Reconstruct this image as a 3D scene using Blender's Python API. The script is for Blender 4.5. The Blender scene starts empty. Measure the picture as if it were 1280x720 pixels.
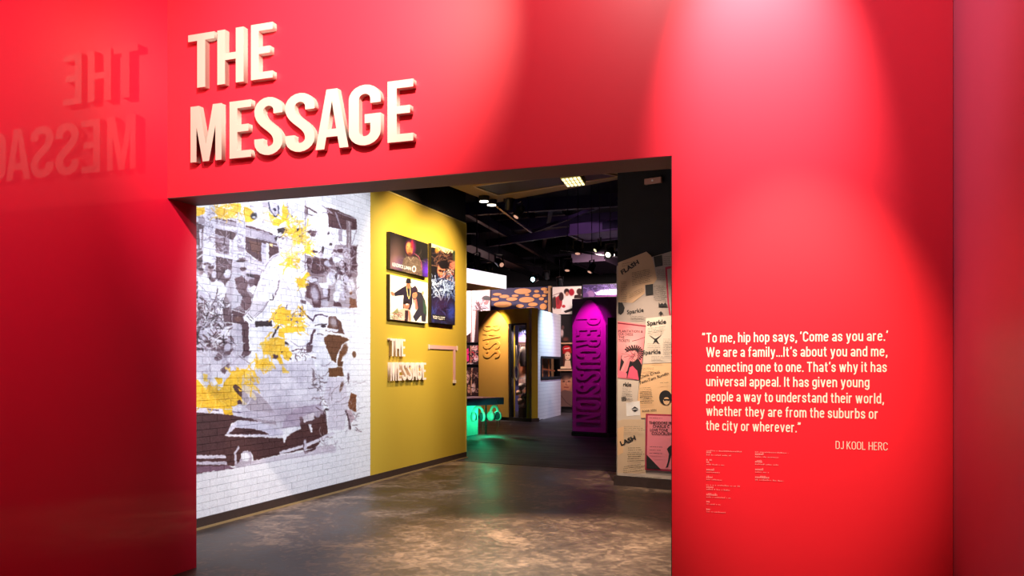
import bpy, bmesh, math, random
import numpy as np
from mathutils import Vector, Matrix
SC = bpy.context.scene
COL = SC.collection
random.seed(4)

# ------------------------------------------------------------------ camera
F_PX = 1043.0; YAW = math.atan2(370.0, F_PX); EYE = 1.5; HOR = 458.0
cam_d = bpy.data.cameras.new('camera'); cam = bpy.data.objects.new('camera', cam_d); COL.objects.link(cam)
cam.location = (0, 0, EYE); cam.rotation_euler = (math.pi / 2, 0, YAW)
cam_d.sensor_width = 36; cam_d.lens = F_PX / 1280 * 36; cam_d.shift_y = (HOR - 360) / 1280
cam_d.clip_start = 0.05; cam_d.clip_end = 200
SC.camera = cam
# ------------------------------------------------------------------ world, exposure
w = bpy.data.worlds.new('world'); SC.world = w; w.use_nodes = True
w.node_tree.nodes['Background'].inputs[0].default_value = (0.55, 0.42, 0.75, 1)
w.node_tree.nodes['Background'].inputs[1].default_value = 0.012
vs = SC.view_settings; vs.view_transform = 'Standard'; vs.look = 'None'; vs.exposure = 0; vs.gamma = 1; vs.use_curve_mapping = False

# photograph measurements -> points in the room
CA, SA = math.cos(YAW), math.sin(YAW)
def ray(px, py):
    r = (px - 640) / F_PX
    return Vector((r * CA - SA, r * SA + CA, (HOR - py) / F_PX))
def on_x(px, py, X): d = ray(px, py); return d * (X / d.x) + Vector((0, 0, EYE))
def on_y(px, py, Y): d = ray(px, py); return d * (Y / d.y) + Vector((0, 0, EYE))
def on_z(px, py, Z): d = ray(px, py); return d * ((Z - EYE) / d.z) + Vector((0, 0, EYE))
def at(px, py, D): return ray(px, py) * D + Vector((0, 0, EYE))
def proj(p):
    r = p[0] * CA + p[1] * SA; f = -p[0] * SA + p[1] * CA
    return 640 + F_PX * r / f, HOR - F_PX * (p[2] - EYE) / f

def spot(name, loc, aim, power, color=(1, .9, .8), ang=50, blend=.8, size=.04, spec=1.0):
    l = bpy.data.lights.new(name, 'SPOT'); l.energy = power; l.color = color
    l.spot_size = math.radians(ang); l.spot_blend = blend; l.shadow_soft_size = size; l.specular_factor = spec
    o = bpy.data.objects.new(name, l); COL.objects.link(o); o.location = loc
    o.rotation_euler = (Vector(aim) - Vector(loc)).to_track_quat('-Z', 'Y').to_euler()
    return o
def area(name, loc, aim, power, color, sx, sy):
    l = bpy.data.lights.new(name, 'AREA'); l.energy = power; l.color = color; l.shape = 'RECTANGLE'; l.size = sx; l.size_y = sy
    o = bpy.data.objects.new(name, l); COL.objects.link(o); o.location = loc
    o.rotation_euler = (Vector(aim) - Vector(loc)).to_track_quat('-Z', 'Y').to_euler()
    return o
YW = 4.78            # red front wall
XL = -4.30           # red left wall
XM = -5.29           # mural and yellow wall
# front room
spot('track_light', (-1.9, 2.6, 4.6), (-2.95, YW, 3.66), 1350, (1, .84, .70), 64, 1, .03)
spot('track_light', (-.30, 3.75, 5.1), on_y(950, 90, YW), 1700, (1, .88, .85), 33, 1, .03)
spot('track_light', (-1.0, 3.0, 5.0), on_y(720, 100, YW), 230, (1, .86, .84), 72, 1, .03)
spot('track_light', (-.1, 2.4, 4.6), on_y(990, 462, YW), 1500, (1, .66, .44), 26, .8, .03)
spot('track_light', (-2.3, 1.7, 4.3), (XL, 3.4, 3.2), 280, (1, .84, .85), 96, 1, .04)
spot('track_light', (-1.2, 2.9, 4.9), (.7, 4.45, 3.2), 300, (1, .80, .95), 58, 1, .05)
# gallery behind the opening
spot('mural_light', (-2.2, 6.95, 3.25), (XM, 6.95, 1.8), 400, (.90, .92, 1), 84, .35, .08)
spot('mural_light', (-2.2, 8.6, 3.5), (XM, 8.5, 1.7), 400, (.90, .92, 1), 84, .35, .08)
spot('track_light', (-3.7, 10.2, 4.1), (XM, 10.5, 2.6), 520, (1, .80, .54), 82, 1, .03)
spot('track_light', (-3.7, 11.5, 4.1), (XM, 11.6, 2.5), 540, (1, .80, .54), 82, 1, .03)
spot('track_light', (-3.0, 8.2, 4.0), on_z(665, 680, 0), 2400, (1, .76, .52), 46, 1, .05)
spot('track_light', (-1.8, 9.0, 4.0), on_z(800, 600, 0), 900, (1, .8, .6), 34, 1, .05)
spot('track_light', (-1.9, 7.6, 4.0), on_z(800, 595, .85), 3000, (1, .80, .56), 27, 1, .05)

# ------------------------------------------------------------------ materials
def newmat(name):
    m = bpy.data.materials.new(name); m.use_nodes = True
    return m, m.node_tree.nodes, m.node_tree.links, m.node_tree.nodes['Principled BSDF']
def mat(name, col, rough=.5, metal=0, spec=.5, var=.12, scale=8, bump=.02, emit=None, es=1, coat=0, coat_r=.1):
    m, n, l, b = newmat(name)
    tc = n.new('ShaderNodeTexCoord'); nz = n.new('ShaderNodeTexNoise'); nz.inputs['Scale'].default_value = scale; nz.inputs['Detail'].default_value = 4
    l.new(tc.outputs['Object'], nz.inputs['Vector'])
    mx = n.new('ShaderNodeMix'); mx.data_type = 'RGBA'
    c = Vector(col)
    mx.inputs[6].default_value = (*(c * (1 - var)), 1); mx.inputs[7].default_value = (*[min(1, x) for x in c * (1 + var)], 1)
    l.new(nz.outputs['Fac'], mx.inputs[0]); l.new(mx.outputs[2], b.inputs['Base Color'])
    b.inputs['Roughness'].default_value = rough; b.inputs['Metallic'].default_value = metal
    b.inputs['Specular IOR Level'].default_value = spec
    if coat: b.inputs['Coat Weight'].default_value = coat; b.inputs['Coat Roughness'].default_value = coat_r
    if bump:
        bp = n.new('ShaderNodeBump'); bp.inputs['Strength'].default_value = bump; bp.inputs['Distance'].default_value = .01
        l.new(nz.outputs['Fac'], bp.inputs['Height']); l.new(bp.outputs[0], b.inputs['Normal'])
    if emit:
        b.inputs['Emission Color'].default_value = (*emit, 1); b.inputs['Emission Strength'].default_value = es
    return m
M = {}
M['red'] = mat('red_paint', (.80, .017, .038), .42, spec=.5, var=.03, scale=3, bump=.01)
M['red_gloss'] = mat('red_gloss_paint', (.78, .007, .040), .45, spec=.4, var=.03, scale=3, bump=0, coat=.5, coat_r=.028)
M['pinkwall'] = mat('pinkish_crimson_panel', (.42, .075, .135), .42, spec=.6, var=.05, scale=3, bump=.01)  # even pinkish crimson base colour of the right wall
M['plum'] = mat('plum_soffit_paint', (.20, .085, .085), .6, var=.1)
M['black'] = mat('black_paint', (.012, .010, .013), .75, spec=.3, var=.2)
M['blackgloss'] = mat('black_satin_metal', (.02, .018, .022), .35, var=.2)
M['beam'] = mat('dark_painted_steel', (.035, .026, .045), .55, var=.3, scale=5)
M['cream'] = mat('cream_painted_letter', (.52, .42, .36), .5, var=.03)
M['white'] = mat('white_vinyl', (.93, .80, .72), .6, var=.02, bump=0)
M['faintpink'] = mat('pale_pink_vinyl', (.85, .25, .28), .6, var=.02, bump=0)
M['yellow'] = mat('mustard_wall_paint', (.60, .40, .045), .5, spec=.35, var=.03, scale=2, bump=.01)
M['rimyellow'] = mat('pale_yellow_edge', (.75, .58, .15), .5)
M['smallletter'] = mat('pale_letter_paint', (.90, .72, .62), .5, var=.03)
M['reflectpink'] = mat('pale_pink_reflection', (.80, .42, .40), .4, var=.03)  # colour of the reflection shaped as a strip on the yellow wall
M['darkwood'] = mat('dark_brown_base', (.05, .028, .022), .5, var=.3, scale=20)
M['mortar'] = mat('grey_mortar', (.50, .48, .52), .9, var=.15, scale=30)
M['beige'] = mat('beige_ceiling_paint', (.32, .22, .15), .7, var=.05)
M['brass'] = mat('brass_trim', (.45, .30, .14), .4, metal=.3)
M['bulb'] = mat('glowing_lamp_lens', (1, 1, .9), .4, emit=(1, .93, .75), es=4)
M['bulb_warm'] = mat('amber_lamp_lens', (1, .8, .6), .4, emit=(1, .5, .35), es=.7)
M['bulb_cyan'] = mat('cyan_lamp_lens', (.8, 1, 1), .4, emit=(.55, .95, 1), es=8)
M['cell'] = mat('glowing_fixture_cell', (1, .95, .7), .4, emit=(1, .9, .5), es=1.6)
M['brasshouse'] = mat('yellow_lit_housing', (.55, .42, .08), .5)
M['lightbox'] = mat('white_lightbox_face', (.9, .9, .9), .4, emit=(1, .93, .97), es=1.25)
M['ochre'] = mat('ochre_kiosk_paint', (.46, .30, .015), .5, var=.04)
M['orange'] = mat('orange_arch_paint', (.90, .42, .085), .5, var=.03)
M['magenta'] = mat('magenta_arch_paint', (.60, .02, .42), .5, var=.03)
M['purple'] = mat('dark_purple_paint', (.10, .008, .09), .5, var=.05)
M['deskpurple'] = mat('purple_counter', (.14, .06, .16), .35, var=.05)
M['palegreen'] = mat('white_green_base', (.65, .80, .70), .6)
M['foam'] = mat('white_headphone_plastic', (.75, .9, .82), .4)
M['cushion'] = mat('dark_ear_cushion', (.05, .07, .09), .8)
M['orangewall'] = mat('terracotta_wall', (.42, .12, .03), .6, var=.06)
M['paper'] = mat('white_paper', (.85, .80, .78), .7)
M['navy'] = mat('navy_panel', (.05, .04, .12), .6)
M['orangelit'] = mat('backlit_orange_disc', (.5, .2, .06), .5, emit=(.95, .34, .10), es=.4)
M['tanpost'] = mat('tan_post', (.45, .24, .12), .6)
M['shelf'] = mat('warm_shelf', (.55, .30, .18), .6)
M['ink'] = mat('black_ink', (.012, .010, .012), .7, var=.05, bump=0)
M['papertan'] = mat('tan_sheet', (.50, .32, .20), .75, var=.08, scale=6)
M['papergrey'] = mat('grey_newsprint', (.36, .29, .26), .75, var=.1, scale=10)
M['papercream'] = mat('cream_sheet', (.70, .50, .33), .75, var=.07, scale=6)
M['paperlight'] = mat('light_newsprint', (.66, .54, .45), .75, var=.06, scale=8)
M['paperorange'] = mat('orange_tan_sheet', (.85, .52, .28), .75, var=.07, scale=6)
M['pinksheet'] = mat('pink_sheet', (.86, .24, .30), .7, var=.05)
M['pinkdark'] = mat('crimson_border', (.40, .02, .06), .7, var=.05)
M['skinpink'] = mat('pink_tinted_skin_print', (.90, .42, .42), .7, var=.05)
M['plate'] = mat('pinkish_plate', (.55, .28, .22), .5)
M['glass'] = mat('case_glass', (.9, .95, 1), .05, var=.01, bump=0)
M['glass'].node_tree.nodes['Principled BSDF'].inputs['Transmission Weight'].default_value = 1
M['glass'].node_tree.nodes['Principled BSDF'].inputs['IOR'].default_value = 1.1
M['silver'] = mat('chain_metal', (.8, .7, .62), .3, metal=.6)
M['mannequin'] = mat('dark_jacket_cloth', (.22, .16, .13), .8, var=.3)
M['casewarm'] = mat('warm_case_back', (.50, .25, .17), .7, var=.2)
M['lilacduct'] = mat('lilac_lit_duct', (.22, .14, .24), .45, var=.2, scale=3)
M['greyfloor'] = mat('black_floor_cover', (.03, .025, .03), .7)

def floor_mat():
    m, n, l, b = newmat('stained_polished_concrete')
    tc = n.new('ShaderNodeTexCoord')
    n1 = n.new('ShaderNodeTexNoise'); n1.inputs['Scale'].default_value = 1.3; n1.inputs['Detail'].default_value = 8; n1.inputs['Roughness'].default_value = .62; n1.inputs['Distortion'].default_value = .7
    n2 = n.new('ShaderNodeTexNoise'); n2.inputs['Scale'].default_value = 9; n2.inputs['Detail'].default_value = 6; n2.inputs['Distortion'].default_value = 1.5
    l.new(tc.outputs['Object'], n1.inputs['Vector']); l.new(tc.outputs['Object'], n2.inputs['Vector'])
    mx = n.new('ShaderNodeMix'); mx.data_type = 'FLOAT'; mx.inputs[0].default_value = .38
    l.new(n1.outputs['Fac'], mx.inputs[2]); l.new(n2.outputs['Fac'], mx.inputs[3])
    r = n.new('ShaderNodeValToRGB'); e = r.color_ramp.elements
    e[0].position = .36; e[0].color = (.020, .013, .012, 1); e[1].position = .66; e[1].color = (.34, .23, .165, 1)
    x = e.new(.5); x.color = (.075, .045, .033, 1)
    l.new(mx.outputs[0], r.inputs[0]); l.new(r.outputs[0], b.inputs['Base Color'])
    rr = n.new('ShaderNodeMapRange'); rr.inputs[1].default_value = .35; rr.inputs[2].default_value = .65; rr.inputs[3].default_value = .36; rr.inputs[4].default_value = .55
    l.new(mx.outputs[0], rr.inputs[0]); l.new(rr.outputs[0], b.inputs['Roughness'])
    bp = n.new('ShaderNodeBump'); bp.inputs['Strength'].default_value = .08; bp.inputs['Distance'].default_value = .02
    l.new(n2.outputs['Fac'], bp.inputs['Height']); l.new(bp.outputs[0], b.inputs['Normal'])
    return m
M['floor'] = floor_mat()
def carpet_mat():
    m, n, l, b = newmat('dark_patterned_carpet')
    tc = n.new('ShaderNodeTexCoord'); mp = n.new('ShaderNodeMapping'); mp.inputs['Scale'].default_value = (.5, 2.2, 1); mp.inputs['Rotation'].default_value = (0, 0, .3)
    nz = n.new('ShaderNodeTexNoise'); nz.inputs['Scale'].default_value = 1.6; nz.inputs['Detail'].default_value = 5
    l.new(tc.outputs['Object'], mp.inputs[0]); l.new(mp.outputs[0], nz.inputs['Vector'])
    r = n.new('ShaderNodeValToRGB'); e = r.color_ramp.elements
    e[0].position = .42; e[0].color = (.012, .009, .014, 1); e[1].position = .62; e[1].color = (.06, .045, .055, 1)
    l.new(nz.outputs['Fac'], r.inputs[0]); l.new(r.outputs[0], b.inputs['Base Color']); b.inputs['Roughness'].default_value = .6
    return m
M['carpet'] = carpet_mat()
def whitebrick_mat():
    m, n, l, b = newmat('white_painted_block')
    tc = n.new('ShaderNodeTexCoord'); mp = n.new('ShaderNodeMapping'); mp.inputs['Rotation'].default_value = (math.pi / 2, 0, math.pi / 2)
    br = n.new('ShaderNodeTexBrick'); br.inputs['Scale'].default_value = 1; br.inputs['Brick Width'].default_value = .9; br.inputs['Row Height'].default_value = .1
    br.inputs['Mortar Size'].default_value = .006
    br.inputs['Color1'].default_value = (.62, .60, .66, 1); br.inputs['Color2'].default_value = (.58, .57, .63, 1); br.inputs['Mortar'].default_value = (.47, .45, .52, 1)
    sx = n.new('ShaderNodeSeparateXYZ'); cb = n.new('ShaderNodeCombineXYZ')
    l.new(tc.outputs['Object'], sx.inputs[0]); l.new(sx.outputs[1], cb.inputs[0]); l.new(sx.outputs[2], cb.inputs[1]); l.new(cb.outputs[0], br.inputs['Vector'])
    l.new(br.outputs['Color'], b.inputs['Base Color']); b.inputs['Roughness'].default_value = .5
    return m
M['whiteblock'] = whitebrick_mat()

# ------------------------------------------------------------------ object helpers
def tag(o, label=None, cat=None, group=None, kind=None):
    if label: o['label'] = label
    if cat: o['category'] = cat
    if group: o['group'] = group
    if kind: o['kind'] = kind
    return o
WM = {}
def empty(name, loc, label=None, cat=None, group=None, kind=None, parent=None):
    o = bpy.data.objects.new(name, None); COL.objects.link(o); o.location = loc; o.empty_display_size = .1
    WM[o.name] = Matrix.Translation(loc)
    if parent: o.parent = parent; o.matrix_parent_inverse = WM[parent.name].inverted()
    return tag(o, label, cat, group, kind)
def link(name, me, mats, parent=None, matrix=None, kind=None):
    if not len(me.materials):
        for m in (mats if isinstance(mats, (list, tuple)) else [mats]):
            me.materials.append(M[m] if isinstance(m, str) else m)
    o = bpy.data.objects.new(name, me); COL.objects.link(o)
    mt = matrix if matrix is not None else Matrix.Identity(4)
    if parent: o.parent = parent; o.matrix_parent_inverse = WM[parent.name].inverted()
    o.matrix_basis = mt; WM[o.name] = mt.copy()
    if kind: o['kind'] = kind
    return o
def copy_tree(o, parent=None, move=None):
    c = o.copy(); COL.objects.link(c)
    if parent: c.parent = parent
    if move is not None: c.location = move
    WM[c.name] = Matrix.Translation(c.location)
    for ch in [x for x in bpy.data.objects if x.parent == o]: copy_tree(ch, c)
    return c
class MB:
    def __init__(s): s.v = []; s.f = []
    def add(s, v, f):
        k = len(s.v); s.v += [tuple(x) for x in v]; s.f += [tuple(i + k for i in q) for q in f]; return s
    def box(s, a, b):
        x0, y0, z0 = [min(p, q) for p, q in zip(a, b)]; x1, y1, z1 = [max(p, q) for p, q in zip(a, b)]
        return s.add([(x0, y0, z0), (x1, y0, z0), (x1, y1, z0), (x0, y1, z0), (x0, y0, z1), (x1, y0, z1), (x1, y1, z1), (x0, y1, z1)],
                     [(0, 3, 2, 1), (4, 5, 6, 7), (0, 1, 5, 4), (1, 2, 6, 5), (2, 3, 7, 6), (3, 0, 4, 7)])
    def prism(s, pts, off):
        """polygon (3-D points) pushed along the vector off"""
        n = len(pts); off = Vector(off)
        a = [Vector(p) for p in pts]; b = [p + off for p in a]
        return s.add(a + b, [tuple(range(n)), tuple(range(2 * n - 1, n - 1, -1))] + [(i, i + n, (i + 1) % n + n, (i + 1) % n) for i in range(n)])
    def tube(s, pts, r, n=8, caps=True):
        pts = [Vector(p) for p in pts]; rs = r if isinstance(r, (list, tuple)) else [r] * len(pts)
        k = len(s.v); prev = None; v = []; f = []
        for i, p in enumerate(pts):
            d = (pts[min(i + 1, len(pts) - 1)] - pts[max(i - 1, 0)]).normalized()
            ref = Vector((0, 0, 1)) if abs(d.z) < .9 else Vector((1, 0, 0))
            u = d.cross(ref).normalized()
            if prev is not None and u.dot(prev) < 0: u = -u
            prev = u; t = d.cross(u)
            v += [p + (u * math.cos(2 * math.pi * j / n) + t * math.sin(2 * math.pi * j / n)) * rs[i] for j in range(n)]
        for i in range(len(pts) - 1):
            f += [(i * n + j, i * n + (j + 1) % n, (i + 1) * n + (j + 1) % n, (i + 1) * n + j) for j in range(n)]
        if caps: f += [tuple(range(n)), tuple((len(pts) - 1) * n + j for j in reversed(range(n)))]
        return s.add(v, f)
    def bar(s, p, q, wd, ht):
        p = Vector(p); q = Vector(q); d = (q - p).normalized()
        ref = Vector((0, 0, 1)) if abs(d.z) < .95 else Vector((1, 0, 0))
        u = d.cross(ref).normalized() * wd / 2; t = u.cross(d).normalized() * ht / 2
        return s.prism([p - u - t, p + u - t, p + u + t, p - u + t], q - p)
    def mesh(s, name='m', smooth=False):
        me = bpy.data.meshes.new(name); me.from_pydata(s.v, [], s.f)
        bm = bmesh.new(); bm.from_mesh(me); bmesh.ops.recalc_face_normals(bm, faces=bm.faces); bm.to_mesh(me); bm.free()
        if smooth:
            for p in me.polygons: p.use_smooth = True
        me.update(); return me
    def build(s, name, m, parent=None, kind=None, smooth=False, bevel=0):
        # geometry was given in room coordinates: move the origin to its lowest centre
        a = np.array(s.v); c = Vector(((a[:, 0].min() + a[:, 0].max()) / 2, (a[:, 1].min() + a[:, 1].max()) / 2, a[:, 2].min()))
        s.v = [tuple(Vector(v) - c) for v in s.v]
        o = link(name, s.mesh(name, smooth), m, parent, Matrix.Translation(c), kind)
        if bevel:
            b = o.modifiers.new('bevel', 'BEVEL'); b.width = bevel; b.segments = 2; b.limit_method = 'ANGLE'
        return o
def frame(origin, xd, up=(0, 0, 1)):
    xd = Vector(xd).normalized(); up = Vector(up).normalized(); n = xd.cross(up)
    m = Matrix((xd, up, n)).transposed().to_4x4(); m.translation = Vector(origin)
    return m
def text(s, name, m, mtx, size=None, height=None, width=None, ext=.001, bold=0, align='LEFT', parent=None, sx=1, base=0):
    c = bpy.data.curves.new('t', 'FONT'); c.body = s; c.size = 1; c.extrude = 0; c.offset = bold; c.resolution_u = 2
    o = bpy.data.objects.new('t', c); COL.objects.link(o); bpy.context.view_layer.update()
    me = bpy.data.meshes.new_from_object(o.evaluated_get(bpy.context.evaluated_depsgraph_get()))
    bpy.data.objects.remove(o); bpy.data.curves.remove(c)
    me.materials.clear()
    a = np.zeros(len(me.vertices) * 3); me.vertices.foreach_get('co', a); a = a.reshape(-1, 3)
    if not len(a): return None
    CAP = .72
    k = (height / CAP) if height else size
    ky = k; kx = k * sx
    x0 = a[:, 0].min()
    if width: kx = width / (a[:, 0].max() - x0)
    a[:, 0] = (a[:, 0] - x0) * kx; a[:, 1] = a[:, 1] * ky
    if align == 'RIGHT': a[:, 0] -= a[:, 0].max()
    if align == 'CENTER': a[:, 0] -= a[:, 0].max() / 2
    a[:, 2] = ext
    me.vertices.foreach_set('co', a.ravel()); me.update()
    return link(name, me, m, parent, mtx)

# ------------------------------------------------------------------ display lettering (condensed bold capitals), height 1
def arc(cx, cy, rx, ry, a0, a1, n=10):
    return [(cx + rx * math.cos(math.radians(a0 + (a1 - a0) * i / n)), cy + ry * math.sin(math.radians(a0 + (a1 - a0) * i / n))) for i in range(n + 1)]
def bez(p0, p1, p2, p3, n=10):
    o = []
    for i in range(1, n):
        t = i / n; o.append(tuple(p0[k] * (1 - t) ** 3 + 3 * p1[k] * t * (1 - t) ** 2 + 3 * p2[k] * t * t * (1 - t) + p3[k] * t ** 3 for k in (0, 1)))
    return o
def stroke(path, t):
    L = []; R = []; n = len(path)
    for i in range(n):
        p = Vector(path[i]); a = (p - Vector(path[i - 1])).normalized() if i else None; b = (Vector(path[i + 1]) - p).normalized() if i < n - 1 else None
        a = a or b; b = b or a
        na = Vector((-a.y, a.x)); nb = Vector((-b.y, b.x)); m = (na + nb)
        m = m.normalized() if m.length > 1e-6 else na
        k = t / 2 / max(.4, m.dot(na)); L.append(tuple(p + m * k)); R.append(tuple(p - m * k))
    return L + R[::-1]
def glyph(ch, t=.148):
    W = .46; xl = t / 2; xr = W - t / 2; r = (W - t) / 2; hb = t * .85
    if ch == 'T': W = .48; c = W / 2; return W, [[(0, 1), (0, 1 - hb), (c - t / 2, 1 - hb), (c - t / 2, 0), (c + t / 2, 0), (c + t / 2, 1 - hb), (W, 1 - hb), (W, 1)]]
    if ch == 'H': W = .50; return W, [[(0, 0), (0, 1), (t, 1), (t, .5 + hb / 2), (W - t, .5 + hb / 2), (W - t, 1), (W, 1), (W, 0), (W - t, 0), (W - t, .5 - hb / 2), (t, .5 - hb / 2), (t, 0)]]
    if ch == 'E': W = .41; return W, [[(0, 0), (0, 1), (W, 1), (W, 1 - hb), (t, 1 - hb), (t, .5 + hb / 2 + .02), (W - .05, .5 + hb / 2 + .02), (W - .05, .5 - hb / 2 + .02), (t, .5 - hb / 2 + .02), (t, hb), (W, hb), (W, 0)]]
    if ch == 'M':
        W = .66; c = W / 2; q = t * .87
        return W, [[(0, 0), (0, 1), (q * 1.42, 1), (c, .30), (W - q * 1.42, 1), (W, 1), (W, 0), (W - q, 0), (W - q, .62), (c + q * .52, 0), (c - q * .52, 0), (q, .62), (q, 0)]]
    if ch == 'A':
        W = .54; c = W / 2; q = t * .98; k = .09
        def lx(y): return (c - k) * y
        return W, [[(0, 0), (c - k, 1), (c + k, 1), (W, 0), (W - q, 0), (W - q - lx(.20) * .92, .20), (q + lx(.20) * .92, .20), (q, 0)],
                   [(q + lx(.32) * .95, .33), (c, .80), (W - q - lx(.32) * .95, .33)]]
    if ch == 'S':
        yt = 1 - t / 2 - r; yb = t / 2 + r
        p = [(xr, yt - .06)] + arc(W / 2, yt, r, r, 0, 180) + bez((xl, yt), (xl, yt - .25), (xr, yb + .25), (xr, yb), 12) + arc(W / 2, yb, r, r, 0, -180) + [(xl, yb + .06)]
        return W, [stroke(p, t)]
    if ch == 'G':
        yt = 1 - t / 2 - r; yb = t / 2 + r
        p = [(xr, yt - .08)] + arc(W / 2, yt, r, r, 0, 180) + arc(W / 2, yb, r, r, 180, 360) + [(xr, .50 - hb / 2), (W * .50, .50 - hb / 2)]
        return W, [stroke(p, t)]
    if ch == 'C':
        yt = 1 - t / 2 - r; yb = t / 2 + r
        return W, [stroke([(xr, yt - .10)] + arc(W / 2, yt, r, r, 0, 180) + arc(W / 2, yb, r, r, 180, 360) + [(xr, yb + .10)], t)]
    if ch == 'U':
        yb = t / 2 + r
        return W, [stroke([(xl, 1)] + arc(W / 2, yb, r, r, 180, 360) + [(xr, 1)], t)]
    if ch == 'O':
        a = arc(W / 2, 1 - W / 2, W / 2, W / 2, 0, 180) + arc(W / 2, W / 2, W / 2, W / 2, 180, 360)
        ri = W / 2 - t
        return W, [a, arc(W / 2, 1 - W / 2, ri, ri, 0, 180) + arc(W / 2, W / 2, ri, ri, 180, 360)]
    if ch == 'I': return t, [[(0, 0), (0, 1), (t, 1), (t, 0)]]
    if ch == 'N':
        W = .52; return W, [[(0, 0), (0, 1), (t, 1), (W - t * .9, .36), (W - t * .9, 1), (W, 1), (W, 0), (W - t, 0), (t * .9, .62), (t * .9, 0)]]
    if ch in 'PR':
        ro = .24; o = [(0, 0), (0, 1)] + arc(W - ro, 1 - ro, ro, ro, 90, 0, 6) + arc(W - ro, .45 + ro, ro, ro, 0, -90, 6)
        o += [(t, .45), (t, 0)] if ch == 'P' else [(W - .02, 0), (W - .02 - t * 1.1, 0), (t * 1.15, .45), (t, .45), (t, 0)]
        if ch == 'R': o = [(0, 0), (0, 1)] + arc(W - ro, 1 - ro, ro, ro, 90, 0, 6) + arc(W - ro, .45 + ro, ro, ro, 0, -60, 5) + [(W + .01, 0), (W - t, 0), (W - t - .13, .45), (t, .45), (t, 0)]
        ri = ro - t * .8
        return W, [o, [(t, .45 + hb), (t, 1 - hb)] + arc(W - ro, 1 - hb - ri, ri, ri, 90, 0, 5) + arc(W - ro, .45 + hb + ri, ri, ri, 0, -90, 5)]
    if ch == 'B':
        ro = .22; ri = ro - t * .8
        o = [(0, 0), (0, 1)] + arc(W - ro - .02, 1 - ro, ro, ro, 90, -50, 7) + arc(W - ro, ro + .03, ro, ro + .03, 50, -90, 7)
        return W, [o, [(t, .52 + hb / 2), (t, 1 - hb), (W - ro, 1 - hb), (W - t, .86), (W - t, .68), (W - ro, .52 + hb / 2)],
                   [(t, hb), (t, .52 - hb / 2), (W - ro, .52 - hb / 2), (W - t, .38), (W - t, .2), (W - ro, hb)]]
def letter_mesh(ch, width, height, depth):
    W, sp = glyph(ch)
    c = bpy.data.curves.new('g', 'CURVE'); c.dimensions = '2D'; c.fill_mode = 'BOTH'; c.extrude = depth / 2
    for pts in sp:
        s = c.splines.new('POLY'); s.points.add(len(pts) - 1); s.use_cyclic_u = True
        for i, p in enumerate(pts): s.points[i].co = (p[0] / W * width, p[1] * height, 0, 1)
    o = bpy.data.objects.new('g', c); COL.objects.link(o); bpy.context.view_layer.update()
    me = bpy.data.meshes.new_from_object(o.evaluated_get(bpy.context.evaluated_depsgraph_get()))
    bpy.data.objects.remove(o); bpy.data.curves.remove(c); me.materials.clear()
    a = np.zeros(len(me.vertices) * 3); me.vertices.foreach_get('co', a); a = a.reshape(-1, 3); a[:, 2] += depth / 2
    me.vertices.foreach_set('co', a.ravel()); me.update()
    return me

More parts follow.
